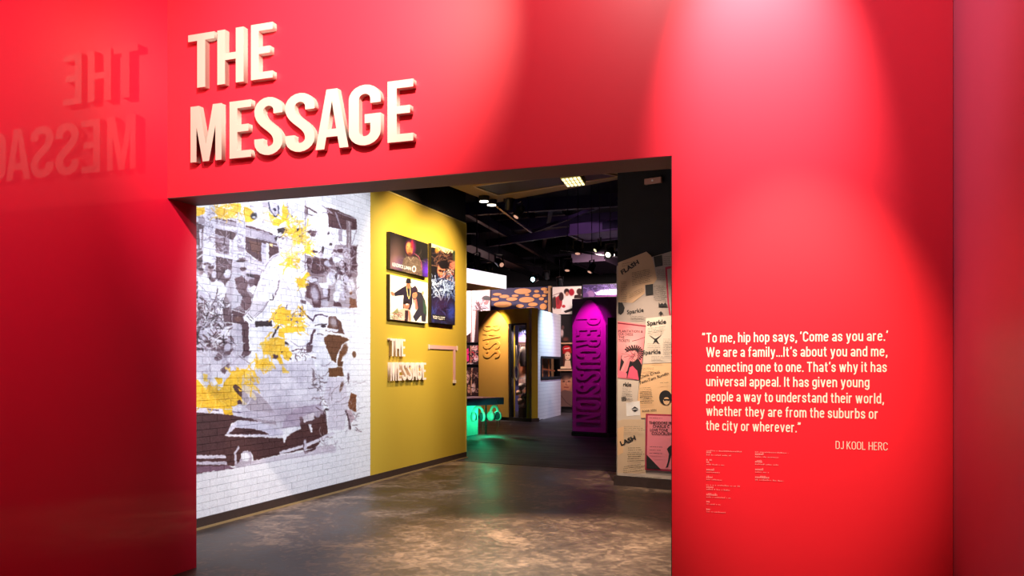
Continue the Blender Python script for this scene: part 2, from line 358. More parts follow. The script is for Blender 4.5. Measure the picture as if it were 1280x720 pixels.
# condensed sans lettering drawn as even strokes; cap height 1
def sans(s, t=.135):
    X = .74 - t / 2; b = t / 2; w = .33; o_ = []; pen = 0.
    def ring(w, y0, y1): r = w / 2; return arc(w / 2, y1 - r, r, r, 0, 180, 8) + arc(w / 2, y0 + r, r, r, 180, 360, 8) + [(w, y1 - r)]
    def ess(w, y0, y1, c):
        r = w / 2; ry = min(r, (y1 - y0) * .26); return [(w, y1 - ry - c)] + arc(r, y1 - ry, r, ry, 0, 180, 8) + bez((0, y1 - ry), (0, y1 - ry - .16), (w, y0 + ry + .16), (w, y0 + ry), 8) + arc(r, y0 + ry, r, ry, 0, -180, 8) + [(0, y0 + ry + c)]
    arch_ = lambda x, w: arc(x + w / 2, X - w / 2, w / 2, w / 2, 180, 0, 8) + [(x + w, 0)]
    G = {
     'a': (w, [arc(w / 2, X - w / 2, w / 2, w / 2, 165, 0, 8) + [(w, 0)], arc(w / 2, b + .14, w / 2, .14, 0, 360, 12)]),
     'b': (w, [[(0, 0), (0, 1)], ring(w, b, X)]), 'd': (w, [[(w, 0), (w, 1)], ring(w, b, X)]), 'o': (w, [ring(w, b, X)]),
     'c': (w * .92, [arc(w / 2, X - w / 2, w / 2, w / 2, 15, 180, 8) + arc(w / 2, b + w / 2, w / 2, w / 2, 180, 345, 8)]),
     'e': (w, [[(0, .40), (w, .40)], [(w, .37)] + arc(w / 2, X - w / 2, w / 2, w / 2, 0, 180, 8) + arc(w / 2, b + w / 2, w / 2, w / 2, 180, 340, 8)]),
     'g': (w, [ring(w, b + .04, X), [(w, X + b)] + arc(w / 2, -.02, w / 2, .16, 0, -165, 8)]), 'q': (w, [ring(w, b, X), [(w, X + b), (w, -.25)]]), 'p': (w, [ring(w, b, X), [(0, X + b), (0, -.25)]]),
     'n': (w, [[(0, 0), (0, X + b)], arch_(0, w)]), 'h': (w, [[(0, 0), (0, 1)], arch_(0, w)]), 'm': (.58, [[(0, 0), (0, X + b)], arch_(0, .29), arch_(.29, .29)]),
     'r': (.20, [[(0, 0), (0, X + b)], arc(.17, X - .17, .17, .17, 180, 80, 6) + [(.24, X)]]), 'u': (w, [[(w, 0), (w, X + b)], [(0, X + b)] + arc(w / 2, b + w / 2, w / 2, w / 2, 180, 360, 8)]),
     't': (.20, [[(.08, .94), (.08, .2)] + arc(.2, .19, .12, .19 - b, 180, 270, 4) + [(.25, b)], [(-.05, X), (.24, X)]]), 'f': (.20, [[(.08, 0), (.08, .82)] + arc(.21, .82, .13, .15, 180, 90, 4) + [(.27, .97)], [(-.05, X), (.25, X)]]),
     'i': (0, [[(0, 0), (0, X + b)], [(0, .86), (0, 1)]]), 'l': (0, [[(0, 0), (0, 1)]]), 'I': (0, [[(0, 0), (0, 1)]]), 'k': (.32, [[(0, 0), (0, 1)], [(.28, X + b), (0, .30)], [(.10, .40), (.32, 0)]]),
     's': (w * .92, [ess(w * .92, b, X, .03)]), 'v': (.36, [[(0, X + b), (.18, 0)], [(.36, X + b), (.18, 0)]]), 'x': (.34, [[(0, X + b), (.34, 0)], [(.34, X + b), (0, 0)]]),
     'w': (.58, [[(0, X + b), (.145, 0)], [(.145, 0), (.29, X + b)], [(.29, X + b), (.435, 0)], [(.435, 0), (.58, X + b)]]), 'y': (.36, [[(0, X + b), (.19, 0)], [(.36, X + b), (.16, -.12), (.02, -.22)]]),
     'T': (.44, [[(.22, 0), (.22, 1)], [(-.04, 1 - b), (.48, 1 - b)]]), 'W': (.78, [[(0, 1), (.19, 0)], [(.19, 0), (.39, 1)], [(.39, 1), (.59, 0)], [(.59, 0), (.78, 1)]]),
     'C': (.40, [[(.4, .72)] + arc(.2, .8 - b, .2, .2, 0, 180, 8) + arc(.2, .2 + b, .2, .2, 180, 360, 8) + [(.4, .28)]]), 'O': (.40, [ring(.40, b, 1 - b)]), 'D': (.38, [[(0, b), (.18, b)] + arc(.18, .2 + b, .2, .2, 270, 360, 6) + arc(.18, .8 - b, .2, .2, 0, 90, 6) + [(0, 1 - b), (0, b)]]),
     'J': (.26, [[(.26, 1), (.26, .2)] + arc(.13, .13 + b, .13, .13, 0, -175, 6)]), 'K': (.38, [[(0, 0), (0, 1)], [(.36, 1), (0, .38)], [(.12, .52), (.40, 0)]]), 'L': (.30, [[(0, 1), (0, b), (.32, b)]]), 'H': (.38, [[(0, 0), (0, 1)], [(.38, 0), (.38, 1)], [(0, .5), (.38, .5)]]),
     'E': (.31, [[(.33, 1 - b), (0, 1 - b), (0, b), (.33, b)], [(0, .52), (.29, .52)]]), 'R': (.37, [[(0, 0), (0, 1 - b), (.17, 1 - b)] + arc(.17, .75 - b / 2, .19, .25 - b / 2, 90, -90, 8) + [(0, .5)], [(.20, .5), (.38, 0)]]),
     '.': (0, [[(0, 0), (0, .14)]]), ',': (.02, [[(.03, .14), (.03, .0), (-.03, -.14)]]), '\u2019': (.02, [[(.03, 1), (.03, .88), (-.02, .76)]]), '\u2018': (.02, [[(.04, 1.0), (-.02, .88), (-.02, .76)]]),
     '\u201c': (.16, [[(.03, 1.0), (-.02, .88), (-.02, .76)], [(.19, 1.0), (.14, .88), (.14, .76)]]), '\u201d': (.16, [[(.02, 1), (.02, .88), (-.03, .76)], [(.18, 1), (.18, .88), (.13, .76)]])}
    for ch in s:
        if ch == ' ': pen += .235; continue
        wd, paths = G[ch]; pen += t / 2 + .055
        for p in paths: o_.append([(x + pen, y) for x, y in p])
        pen += wd + t / 2 + .055
    return o_, pen
def sans_text(s, name, m, mtx, height, width, t=.135, parent=None):
    paths, adv = sans(s, t); v = []; f = []
    for n_, p in enumerate(paths):
        q = [p[0]] + [b_ for a_, b_ in zip(p, p[1:]) if math.dist(a_, b_) > 1e-4]
        st = stroke(q, t); n = len(q); k = len(v); v += [(x, y, .0006 + n_ * 2e-6) for x, y in st]
        f += [(k + i + 1, k + i, k + 2 * n - 1 - i, k + 2 * n - 2 - i) for i in range(n - 1)]
    x0 = min(x for x, y, z in v); x1 = max(x for x, y, z in v); kx = width / (x1 - x0)
    me = bpy.data.meshes.new(name); me.from_pydata([((x - x0) * kx, y * height, z) for x, y, z in v], [], f); me.update()
    return link(name, me, m, parent, mtx)

# ------------------------------------------------------------------ flat prints, drawn as coloured shapes and turned flat onto their panel
def vnoise(h, w_, cell, seed):
    rs = np.random.RandomState(seed); gh, gw = int(h / cell) + 3, int(w_ / cell) + 3; g = rs.rand(gh, gw)
    y = np.arange(h) / cell; x = np.arange(w_) / cell; yi = y.astype(int); xi = x.astype(int); fy = (y - yi)[:, None]; fx = (x - xi)[None]
    fy = fy * fy * (3 - 2 * fy); fx = fx * fx * (3 - 2 * fx)
    a = g[yi][:, xi]; b = g[yi][:, xi + 1]; c = g[yi + 1][:, xi]; d = g[yi + 1][:, xi + 1]
    return a * (1 - fy) * (1 - fx) + b * (1 - fy) * fx + c * fy * (1 - fx) + d * fy * fx
class Cv:
    def __init__(s, x0, y0, x1, y1, k, bg):
        s.x0, s.y0, s.k = x0, y0, k; s.h = int((y1 - y0) * k); s.w = int((x1 - x0) * k)
        s.a = np.ones((s.h, s.w, 3)) * (np.array(bg) / 255.); s.t = (0, 0, 1)
    def tile(s, ox, oy, sc): s.t = (ox, oy, sc); return s
    def _c(s, p): return ((s.t[0] + p[0] / s.t[2] - s.x0) * s.k, (s.t[1] + p[1] / s.t[2] - s.y0) * s.k)
    def _blend(s, m, x0, y0, col, al):
        h, w_ = m.shape; r = s.a[y0:y0 + h, x0:x0 + w_]; r[:] = r * (1 - m[..., None] * al) + (np.array(col) / 255.) * m[..., None] * al
    def _box(s, P, pad=2):
        x0 = max(0, int(min(p[0] for p in P) - pad)); x1 = min(s.w, int(max(p[0] for p in P) + pad + 1)); y0 = max(0, int(min(p[1] for p in P) - pad)); y1 = min(s.h, int(max(p[1] for p in P) + pad + 1))
        return x0, y0, x1, y1
    def poly(s, pts, col, al=1.):
        P = [s._c(p) for p in pts]; x0, y0, x1, y1 = s._box(P)
        if x1 <= x0 or y1 <= y0: return s
        X, Y = np.meshgrid(np.arange(x0, x1) + .5, np.arange(y0, y1) + .5); m = np.zeros(X.shape, bool)
        for i in range(len(P)):
            (ax, ay), (bx_, by) = P[i], P[(i + 1) % len(P)]
            if ay == by: continue
            m ^= ((ay > Y) != (by > Y)) & (X < (bx_ - ax) * (Y - ay) / (by - ay) + ax)
        s._blend(m.astype(float), x0, y0, col, al); return s
    def ell(s, cx, cy, rx, ry, col, al=1., soft=.15, rot=0):
        c = s._c((cx, cy)); f = s.k / s.t[2]; rx *= f; ry *= f; q = max(rx, ry) * (1 + soft)
        x0, y0, x1, y1 = s._box([(c[0] - q, c[1] - q), (c[0] + q, c[1] + q)])
        if x1 <= x0 or y1 <= y0: return s
        X, Y = np.meshgrid(np.arange(x0, x1) + .5 - c[0], np.arange(y0, y1) + .5 - c[1]); ca, sa = math.cos(rot), math.sin(rot)
        d = np.sqrt(((X * ca + Y * sa) / rx) ** 2 + ((-X * sa + Y * ca) / ry) ** 2)
        s._blend(np.clip((1 + soft - d) / (2 * soft), 0, 1), x0, y0, col, al); return s
    def line(s, pts, wd, col, al=1.):
        P = [s._c(p) for p in pts]; r = wd * s.k / s.t[2] / 2; x0, y0, x1, y1 = s._box(P, r + 2)
        if x1 <= x0 or y1 <= y0: return s
        X, Y = np.meshgrid(np.arange(x0, x1) + .5, np.arange(y0, y1) + .5); D = np.full(X.shape, 1e9)
        for (ax, ay), (bx_, by) in zip(P, P[1:]):
            dx, dy = bx_ - ax, by - ay; q = np.clip(((X - ax) * dx + (Y - ay) * dy) / (dx * dx + dy * dy + 1e-9), 0, 1)
            D = np.minimum(D, np.hypot(X - ax - q * dx, Y - ay - q * dy))
        s._blend(np.clip(r - D + .5, 0, 1), x0, y0, col, al); return s
    def scribble(s, cx, cy, rx, ry, n, wd, cols, seed, al=.9, dirn=None):
        rs = random.Random(seed)
        for _ in range(n):
            x = cx + rs.uniform(-rx, rx); y = cy + rs.uniform(-ry, ry); a = rs.uniform(0, 6.28) if dirn is None else dirn + rs.uniform(-.5, .5); L = rs.uniform(.1, .45) * min(rx, ry) + wd
            p = [(x, y)]
            for _ in range(3): a += rs.uniform(-.8, .8); p.append((p[-1][0] + L * math.cos(a), p[-1][1] + L * math.sin(a)))
            s.line(p, wd * rs.uniform(.5, 1.4), rs.choice(cols), al)
        return s
    def warp(s, amt, cell, seed=1):
        dx = (vnoise(s.h, s.w, cell, seed) - .5) * 2 * amt; dy = (vnoise(s.h, s.w, cell, seed + 7) - .5) * 2 * amt
        Y, X = np.mgrid[0:s.h, 0:s.w]
        s.a = s.a[np.clip((Y + dy).astype(int), 0, s.h - 1), np.clip((X + dx).astype(int), 0, s.w - 1)]; return s
    def grain(s, amt, cell, seed=3):
        s.a = np.clip(s.a + (vnoise(s.h, s.w, cell, seed) - .5)[..., None] * amt, 0, 1); return s
    def blur(s, n=1):
        for _ in range(n):
            a = s.a; s.a = (a + np.roll(a, 1, 0) + np.roll(a, -1, 0) + np.roll(a, 1, 1) + np.roll(a, -1, 1)) / 5
        return s
    def flat(s, fn, tw, th):
        """sample the drawing for every texel of the panel; fn(u,v) arrays -> room points"""
        u, v = np.meshgrid((np.arange(tw) + .5) / tw, (np.arange(th) + .5) / th)
        p = fn(u, v); r = p[0] * CA + p[1] * SA; f = -p[0] * SA + p[1] * CA
        X = (640 + F_PX * r / f - s.x0) * s.k - .5; Y = (HOR - F_PX * (p[2] - EYE) / f - s.y0) * s.k - .5
        X = np.clip(X, 0, s.w - 1.001); Y = np.clip(Y, 0, s.h - 1.001); xi = X.astype(int); yi = Y.astype(int); fx = (X - xi)[..., None]; fy = (Y - yi)[..., None]
        a = s.a; x2 = np.minimum(xi + 1, s.w - 1); y2 = np.minimum(yi + 1, s.h - 1)
        return a[yi, xi] * (1 - fx) * (1 - fy) + a[yi, x2] * fx * (1 - fy) + a[y2, xi] * (1 - fx) * fy + a[y2, x2] * fx * fy
def make_img(name, arr):
    h, w_, _ = arr.shape; im = bpy.data.images.new(name, w_, h); px = np.ones((h, w_, 4), np.float32); px[..., :3] = arr
    im.pixels.foreach_set(px.ravel()); im.pack(); return im
def print_mat(name, arr, world=None, rough=.5, emit=0, var=.06):
    m, n, l, b = newmat(name); t = n.new('ShaderNodeTexImage'); t.image = make_img(name, arr); t.extension = 'EXTEND'
    if world:
        g = n.new('ShaderNodeNewGeometry'); s = n.new('ShaderNodeSeparateXYZ'); l.new(g.outputs['Position'], s.inputs[0]); c = n.new('ShaderNodeCombineXYZ')
        (y0, y1), (z0, z1) = world
        for i, (src, a, b_) in enumerate(((1, y0, y1), (2, z0, z1))):
            r = n.new('ShaderNodeMapRange'); r.clamp = False; r.inputs[1].default_value = a; r.inputs[2].default_value = b_; l.new(s.outputs[src], r.inputs[0]); l.new(r.outputs[0], c.inputs[i])
        l.new(c.outputs[0], t.inputs['Vector'])
    nz = n.new('ShaderNodeTexNoise'); nz.inputs['Scale'].default_value = 14
    gm = n.new('ShaderNodeNewGeometry'); l.new(gm.outputs['Position'], nz.inputs['Vector'])
    mr = n.new('ShaderNodeMapRange'); mr.inputs[3].default_value = 1 - var; mr.inputs[4].default_value = 1 + var * .5; l.new(nz.outputs['Fac'], mr.inputs[0])
    mx = n.new('ShaderNodeMix'); mx.data_type = 'RGBA'; mx.blend_type = 'MULTIPLY'; mx.inputs[0].default_value = 1
    l.new(t.outputs[0], mx.inputs[6]); l.new(mr.outputs[0], mx.inputs[7]); l.new(mx.outputs[2], b.inputs['Base Color'])
    b.inputs['Roughness'].default_value = rough
    if emit: l.new(t.outputs[0], b.inputs['Emission Color']); b.inputs['Emission Strength'].default_value = emit
    return m
def quad(name, p00, p10, p11, p01, m, parent=None, off=None):
    """four corners: lower left, lower right, upper right, upper left; a thin sheet with UVs on its front"""
    P = [Vector(p) for p in (p00, p10, p11, p01)]; c = P[0].copy(); n = (P[1] - P[0]).cross(P[3] - P[0]).normalized() * (.004 if off is None else off)
    me = bpy.data.meshes.new(name); v = [p - c for p in P] + [p - c - n for p in P]
    me.from_pydata([tuple(x) for x in v], [], [(0, 1, 2, 3), (7, 6, 5, 4), (0, 4, 5, 1), (1, 5, 6, 2), (2, 6, 7, 3), (3, 7, 4, 0)])
    uv = me.uv_layers.new(); q = [(0, 0), (1, 0), (1, 1), (0, 1)]
    for lp in me.loops: uv.data[lp.index].uv = q[lp.vertex_index % 4]
    return link(name, me, m, parent, Matrix.Translation(c))
def bil(p00, p10, p11, p01):
    P = [np.array(p) for p in (p00, p10, p11, p01)]
    def fn(u, v): return [P[0][i] * (1 - u) * (1 - v) + P[1][i] * u * (1 - v) + P[2][i] * u * v + P[3][i] * (1 - u) * v for i in range(3)]
    return fn

# ================================================================== THE SETTING
def S(name, mb, m): return mb.build(name, m, None, 'structure')
S('floor', MB().box((-12, -4, -.12), (7, 32, 0)), 'floor')
cl, cr = on_z(582, 577, 0), on_z(772, 590, 0); dv = (cr - cl).normalized()
S('floor_carpet', MB().prism([cl - dv * .2, cr + dv * 6, Vector((7, 31, 0)), Vector((-12, 31, 0)), Vector((-12, 12.6, 0)), Vector((XM - .3, 12.6, 0))], (0, 0, .006)), 'carpet')
# red portal wall: header and right pier
S('wall_front', MB().prism([(XL, YW, 2.70), (-.73, YW, 2.70), (-.73, YW, 0), (.70, YW, 0), (.70, YW, 5.3), (XL, YW, 5.3)], (0, .26, 0)), 'red')
S('trim_1', MB().box((XL, YW + .002, 2.696), (-.73, YW + .30, 2.699)).box((XL, YW + .262, 2.699), (-.73, YW + .30, 5.3)), 'plum')
S('trim_2', MB().box((-.734, YW + .002, 0), (-.731, YW + .30, 2.695)).box((-.731, YW + .262, 0), (.70, YW + .30, 5.3)), 'black')
S('wall_left', MB().box((XL - .18, -4, 0), (XL, YW + .30, 5.3)), 'red_gloss')
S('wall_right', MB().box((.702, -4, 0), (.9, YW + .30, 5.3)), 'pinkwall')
S('wall_rear', MB().box((XL, -4.2, 0), (.7, -4, 5.3)), 'black')
S('ceiling', MB().box((XL - .18, -4.2, 5.3), (.9, YW + .30, 5.45)), 'black')
S('wall_partition', MB().box((XM - .1, YW + .16, 0), (XL - .18, YW + .30, 5.9)), 'black')
S('ceiling_gallery', MB().box((-12, YW + .30, 6.0), (7, 32, 6.1)), 'black')
S('wall_back', MB().box((-12, 30, 0), (7, 30.2, 6)), 'black')
S('wall_far_right', MB().box((2.8, YW + .3, 0), (3, 30, 6)), 'black')
S('wall_outer_left', MB().box((-12.2, 12, 0), (-12, 30, 6)), 'black')

# ---- yellow wall, black wall above it
Y1 = on_x(463, 400, XM).y; Y2 = on_x(582, 400, XM).y; ZT = 3.83
S('wall_yellow', MB().box((XM - .30, Y1, .10), (XM, Y2, ZT)), 'yellow')
S('trim_3', MB().box((XM - .30, Y1, ZT), (XM + .006, Y2 + .012, ZT + .02)).box((XM - .3, Y2, .1), (XM + .006, Y2 + .03, ZT)), 'rimyellow')
S('wall_upper_left', MB().box((XM - .28, YW + .3, ZT + .02), (XM - .006, Y2, 6.0)), 'black')
S('baseboard_left', MB().box((XM - .3, YW + .3, 0), (XM + .012, Y2 + .02, .10)), 'darkwood')
S('baseboard_left_lip', MB().box((XM + .012, YW + .3, 0), (XM + .03, Y2 + .03, .018)), 'brass')

# ---- brick wall with the printed mural
W_ = (240, 241, 248); L_ = (214, 208, 224); G_ = (168, 156, 172); D_ = (84, 54, 62); B_ = (112, 70, 44); K_ = (52, 34, 42); Yl = (250, 200, 50)
cv = Cv(150, 236, 470, 660, 4, W_)
rs = random.Random(2)
t1 = (245, 240, 7.2); t2 = (355, 240, 7.2); t3 = (245, 340, 7.2); t4 = (355, 340, 7.2); t5 = (245, 440, 7.2); t6 = (355, 440, 7.2); t7 = (245, 520, 5.141)
def T(t): return cv.tile(*t)
# tile 1: buildings behind the crowd
T(t1).poly([(-700, 250), (170, 300), (450, 380), (640, 470), (600, 640), (600, 760), (-700, 760)], (150, 134, 146), .8)
T(t3).poly([(-700, -60), (560, -60), (520, 200), (440, 350), (420, 470), (330, 520), (-700, 560)], (128, 108, 118), .85)
T(t2).poly([(195, 570), (400, 600), (460, 470), (650, 480), (660, 760), (195, 760)], (128, 104, 112), .7)
T(t4).poly([(185, -60), (655, -60), (650, 200), (655, 320), (270, 320), (185, 240)], (120, 94, 102), .6)
T(t1).poly([(-700, 60), (60, 200), (380, 240), (700, 380), (790, 470), (790, 900), (-700, 900)], L_, .75)
for x in range(-640, 20, 150): T(t1).poly([(x, 260), (x + 90, 275), (x + 90, 480), (x, 470)], D_, .8).poly([(x, 540), (x + 90, 540), (x + 90, 700), (x, 700)], D_, .7)
T(t1).poly([(20, 215), (85, 225), (80, 280), (20, 290)], G_).poly([(20, 290), (70, 300), (60, 380), (50, 520), (20, 520)], D_, .75).poly([(30, 330), (52, 335), (48, 500), (30, 500)], L_).poly([(20, 530), (62, 530), (50, 640), (20, 650)], D_, .85)
T(t1).poly([(85, 140), (165, 150), (172, 300), (176, 700), (60, 700), (70, 400)], (226, 224, 238))
T(t1).scribble(125, 300, 35, 150, 60, 5, [G_, L_, (120, 105, 125)], 5, .7)
T(t1).poly([(170, 225), (365, 270), (360, 318), (180, 290)], G_).poly([(180, 225), (360, 262), (362, 275), (175, 240)], D_)
T(t1).poly([(172, 330), (360, 360), (365, 385), (330, 430), (255, 400), (172, 375)], D_).poly([(172, 395), (295, 420), (298, 560), (176, 545)], (150, 128, 142)).poly([(175, 440), (290, 470), (285, 560), (175, 520)], D_, .55)
T(t1).scribble(235, 470, 60, 70, 46, 6, [D_, L_, G_], 6, .7)
T(t1).poly([(300, 430), (318, 435), (315, 570), (298, 560)], W_).poly([(178, 545), (330, 585), (330, 600), (178, 570)], W_).poly([(178, 580), (325, 605), (320, 720), (178, 720)], D_).poly([(178, 640), (300, 655), (300, 675), (178, 665)], (125, 95, 105))
T(t1).poly([(370, 265), (440, 280), (445, 600), (330, 620), (335, 430), (368, 380)], (222, 220, 234)).scribble(400, 420, 32, 170, 90, 5, [G_, (120, 105, 125), L_, W_], 7, .75)
T(t1).poly([(380, 480), (435, 490), (430, 540), (380, 530)], G_)
T(t1).poly([(445, 300), (600, 345), (720, 390), (725, 460), (600, 430), (445, 380)], (186, 176, 192)).poly([(445, 295), (600, 340), (690, 372), (690, 385), (590, 357), (445, 312)], D_).poly([(570, 345), (660, 365), (655, 400), (590, 380)], G_)
T(t1).poly([(445, 400), (590, 430), (725, 465), (728, 480), (640, 465), (590, 640), (530, 600), (445, 545)], D_).poly([(470, 430), (580, 455), (570, 560), (500, 530)], (104, 68, 62)).poly([(655, 470), (745, 490), (745, 540), (690, 570), (655, 600)], D_)
T(t1).poly([(585, 455), (640, 465), (650, 640), (590, 650)], (205, 198, 216)).poly([(628, 455), (650, 462), (650, 620), (632, 610)], W_).line([(445, 530), (540, 610)], 9, W_).line([(440, 575), (600, 640)], 12, G_)
T(t1).poly([(450, 610), (590, 640), (600, 720), (450, 720)], L_).poly([(660, 460), (690, 465), (690, 490), (662, 480)], (240, 215, 150))
# yellow paint, top
T(t1).poly([(20, 140), (80, 135), (75, 190), (20, 215)], Yl).poly([(-500, 60), (-300, 30), (-60, 90), (20, 140), (20, 215), (-200, 200), (-420, 150)], Yl, .9).poly([(165, 180), (215, 130), (300, 105), (400, 100), (410, 160), (350, 205), (310, 225), (260, 250), (200, 215)], Yl).poly([(425, 130), (500, 120), (510, 170), (540, 230), (500, 270), (440, 265), (428, 200)], Yl)
T(t1).scribble(280, 170, 110, 60, 60, 7, [Yl, (255, 225, 120), (235, 175, 40), W_], 8, .8).ell(520, 215, 30, 32, (30, 25, 35), 1, .3).ell(522, 225, 14, 10, W_).poly([(440, 100), (580, 85), (590, 180), (530, 180), (450, 130)], W_).ell(505, 130, 26, 8, G_, .7, .4, .3)
T(t1).poly([(650, 170), (700, 220), (770, 250), (790, 60), (800, 240), (740, 300), (690, 300), (660, 235)], Yl).ell(700, 150, 48, 62, L_, 1, .2, -.3).line([(655, 90), (665, 160), (710, 220), (745, 190), (740, 120)], 12, (60, 55, 85)).ell(706, 155, 14, 12, (40, 35, 60)).poly([(590, 90), (650, 85), (650, 140), (600, 130)], G_, .8)
T(t1).poly([(545, 180), (600, 190), (640, 260), (610, 290), (560, 250)], W_).scribble(620, 240, 60, 60, 40, 5, [G_, W_, (250, 215, 120)], 9, .7)
# officer cap and head
T(t1).poly([(728, 330), (800, 315), (860, 340), (850, 370), (735, 365)], K_).poly([(705, 415), (790, 360), (720, 440)], K_).poly([(728, 430), (745, 385), (800, 370), (860, 400), (900, 470), (870, 540), (750, 555), (738, 520)], (232, 232, 242)).line([(745, 410), (790, 385)], 8, D_).line([(738, 440), (742, 530), (765, 550)], 5, G_)
T(t1).poly([(620, 690), (680, 620), (790, 555), (860, 550), (1000, 600), (1000, 900), (600, 900)], W_)
# men in the crowd, tile 1 / 3
T(t1).ell(410, 622, 52, 10, K_, 1, .2, -.06).poly([(372, 625), (385, 595), (440, 590), (455, 625)], D_).poly([(385, 632), (450, 630), (448, 690), (415, 712), (392, 690)], (205, 198, 210)).ell(425, 690, 26, 18, D_)
T(t1).ell(100, 650, 34, 14, D_).ell(105, 680, 24, 30, G_).ell(285, 710, 30, 14, W_).poly([(-700, 660), (-100, 640), (60, 690), (100, 740), (-700, 900)], G_, .7)
T(t3).poly([(-700, 500), (420, 480), (470, 720), (460, 900), (-700, 900)], (190, 180, 196), .45)
T(t3).scribble(-250, 300, 300, 350, 260, 16, [D_, W_, G_, L_, K_], 31, .8)
T(t3).poly([(15, 0), (90, 10), (140, 100), (180, 70), (255, 110), (270, 160), (240, 300), (200, 330), (110, 250), (15, 150)], (236, 236, 246)).poly([(95, 0), (320, 0), (315, 60), (255, 105), (190, 60), (140, 85)], D_, .75).ell(160, 20, 22, 34, L_).ell(280, 20, 32, 34, L_).ell(285, 8, 34, 12, W_).line([(15, 100), (130, 215)], 5, G_).poly([(15, 150), (110, 215), (100, 275), (15, 270)], L_)
T(t3).poly([(15, 275), (100, 285), (80, 330), (15, 345)], D_).poly([(15, 340), (80, 350), (70, 480), (25, 520), (15, 520)], (118, 95, 108)).scribble(45, 410, 30, 70, 24, 6, [D_, L_, G_], 11)
T(t3).poly([(95, 250), (190, 240), (270, 330), (290, 450), (240, 560), (60, 560), (90, 420), (80, 330)], (205, 200, 214)).scribble(165, 400, 85, 150, 230, 7, [K_, D_, G_, W_, W_, L_], 12, .85)
T(t3).poly([(240, 330), (305, 310), (325, 470), (250, 500)], D_, .85).poly([(265, 110), (300, 80), (330, 0), (425, 0), (435, 120), (400, 300), (320, 340), (305, 260), (270, 210)], (206, 202, 214))
T(t3).poly([(350, 60), (415, 30), (470, 90), (455, 160), (490, 220), (495, 300), (450, 350), (420, 330), (395, 290), (430, 240), (380, 170)], (120, 90, 98)).line([(350, 60), (370, 160), (425, 230), (400, 290)], 7, D_).poly([(325, 340), (440, 350), (430, 400), (470, 470), (478, 720), (418, 720), (410, 470), (330, 450)], D_).poly([(330, 450), (412, 475), (420, 720), (330, 720), (300, 560)], (196, 190, 205)).ell(375, 420, 28, 26, (110, 75, 70)).line([(320, 340), (430, 365)], 7, W_)
T(t3).ell(495, 60, 44, 46, G_).ell(490, 30, 46, 14, K_, .9, .2, .2).ell(500, 95, 32, 36, D_, .7).poly([(470, 150), (520, 120), (600, 140), (600, 230), (520, 210)], W_).poly([(520, 20), (590, 30), (540, 130), (520, 110)], D_)
# officer body and arm
T(t3).poly([(580, 0), (1000, -20), (900, 340), (745, 310), (700, 250), (560, 260), (520, 200), (560, 100)], (243, 243, 250)).line([(745, 80), (735, 150), (715, 200)], 12, G_).line([(690, 205), (692, 250), (665, 250)], 10, K_).line([(560, 130), (750, 90)], 3, G_).line([(520, 210), (700, 185)], 3, G_)
T(t3).poly([(500, 260), (640, 260), (600, 330), (520, 400), (430, 450), (425, 400), (470, 340)], (214, 208, 218)).line([(500, 270), (480, 330), (425, 395)], 5, D_).line([(640, 270), (600, 330), (520, 395)], 7, G_).ell(465, 410, 42, 30, W_).line([(455, 395), (500, 440)], 5, K_).line([(470, 375), (515, 425)], 5, K_).line([(430, 430), (400, 480)], 4, D_)
T(t3).poly([(530, 440), (680, 435), (685, 485), (530, 492)], K_).poly([(480, 470), (530, 460), (535, 560), (495, 570)], L_).line([(490, 560), (535, 565)], 8, D_).poly([(475, 500), (700, 500), (640, 620), (600, 720), (478, 720)], W_)
T(t3).poly([(15, 520), (240, 520), (330, 600), (320, 720), (15, 720)], L_).poly([(180, 520), (240, 580), (200, 620), (150, 580)], D_).poly([(30, 630), (200, 600), (330, 640), (320, 720), (100, 720)], D_, .75).scribble(170, 640, 160, 80, 60, 13, [D_, W_, L_, K_], 13, .8).ell(285, 680, 30, 36, L_).line([(250, 450), (345, 460)], 8, W_)
# tile 2: shop signs, dark canopy
T(t2).poly([(-20, 130), (30, 120), (40, 200), (10, 260), (-20, 270)], Yl).line([(30, 100), (42, 190), (15, 250)], 9, G_).scribble(80, 200, 60, 100, 26, 5, [G_, W_, L_], 14, .6).ell(68, 215, 9, 8, K_).line([(190, 70), (190, 700)], 7, (110, 85, 100), .8).line([(195, 130), (290, 185)], 12, D_).ell(205, 175, 12, 40, D_, .8, .4).line([(215, 200), (250, 208)], 8, D_)
T(t2).poly([(380, 140), (450, 150), (560, 195), (650, 240), (655, 340), (520, 335), (400, 310), (395, 200)], (92, 62, 66)).poly([(400, 280), (520, 305), (520, 335), (400, 312)], D_).line([(340, 120), (430, 190)], 10, G_).line([(340, 190), (400, 180)], 8, G_).line([(460, 180), (515, 330)], 11, G_).line([(480, 180), (640, 240)], 6, G_).poly([(560, 250), (605, 260), (605, 720), (565, 720)], (140, 118, 126)).line([(585, 260), (585, 720)], 6, W_, .8)
T(t2).poly([(490, 340), (520, 335), (525, 440), (490, 440)], G_).poly([(605, 490), (655, 490), (650, 700), (605, 700)], D_).scribble(628, 600, 24, 110, 18, 5, [G_, D_], 15).line([(610, 470), (650, 350)], 8, G_).poly([(200, 350), (240, 340), (300, 350), (270, 400), (240, 395)], D_).ell(398, 372, 12, 11, K_).line([(420, 375), (460, 378)], 5, G_).ell(417, 470, 13, 12, K_).line([(430, 450), (500, 450), (535, 500)], 4, G_).ell(540, 495, 10, 9, K_)
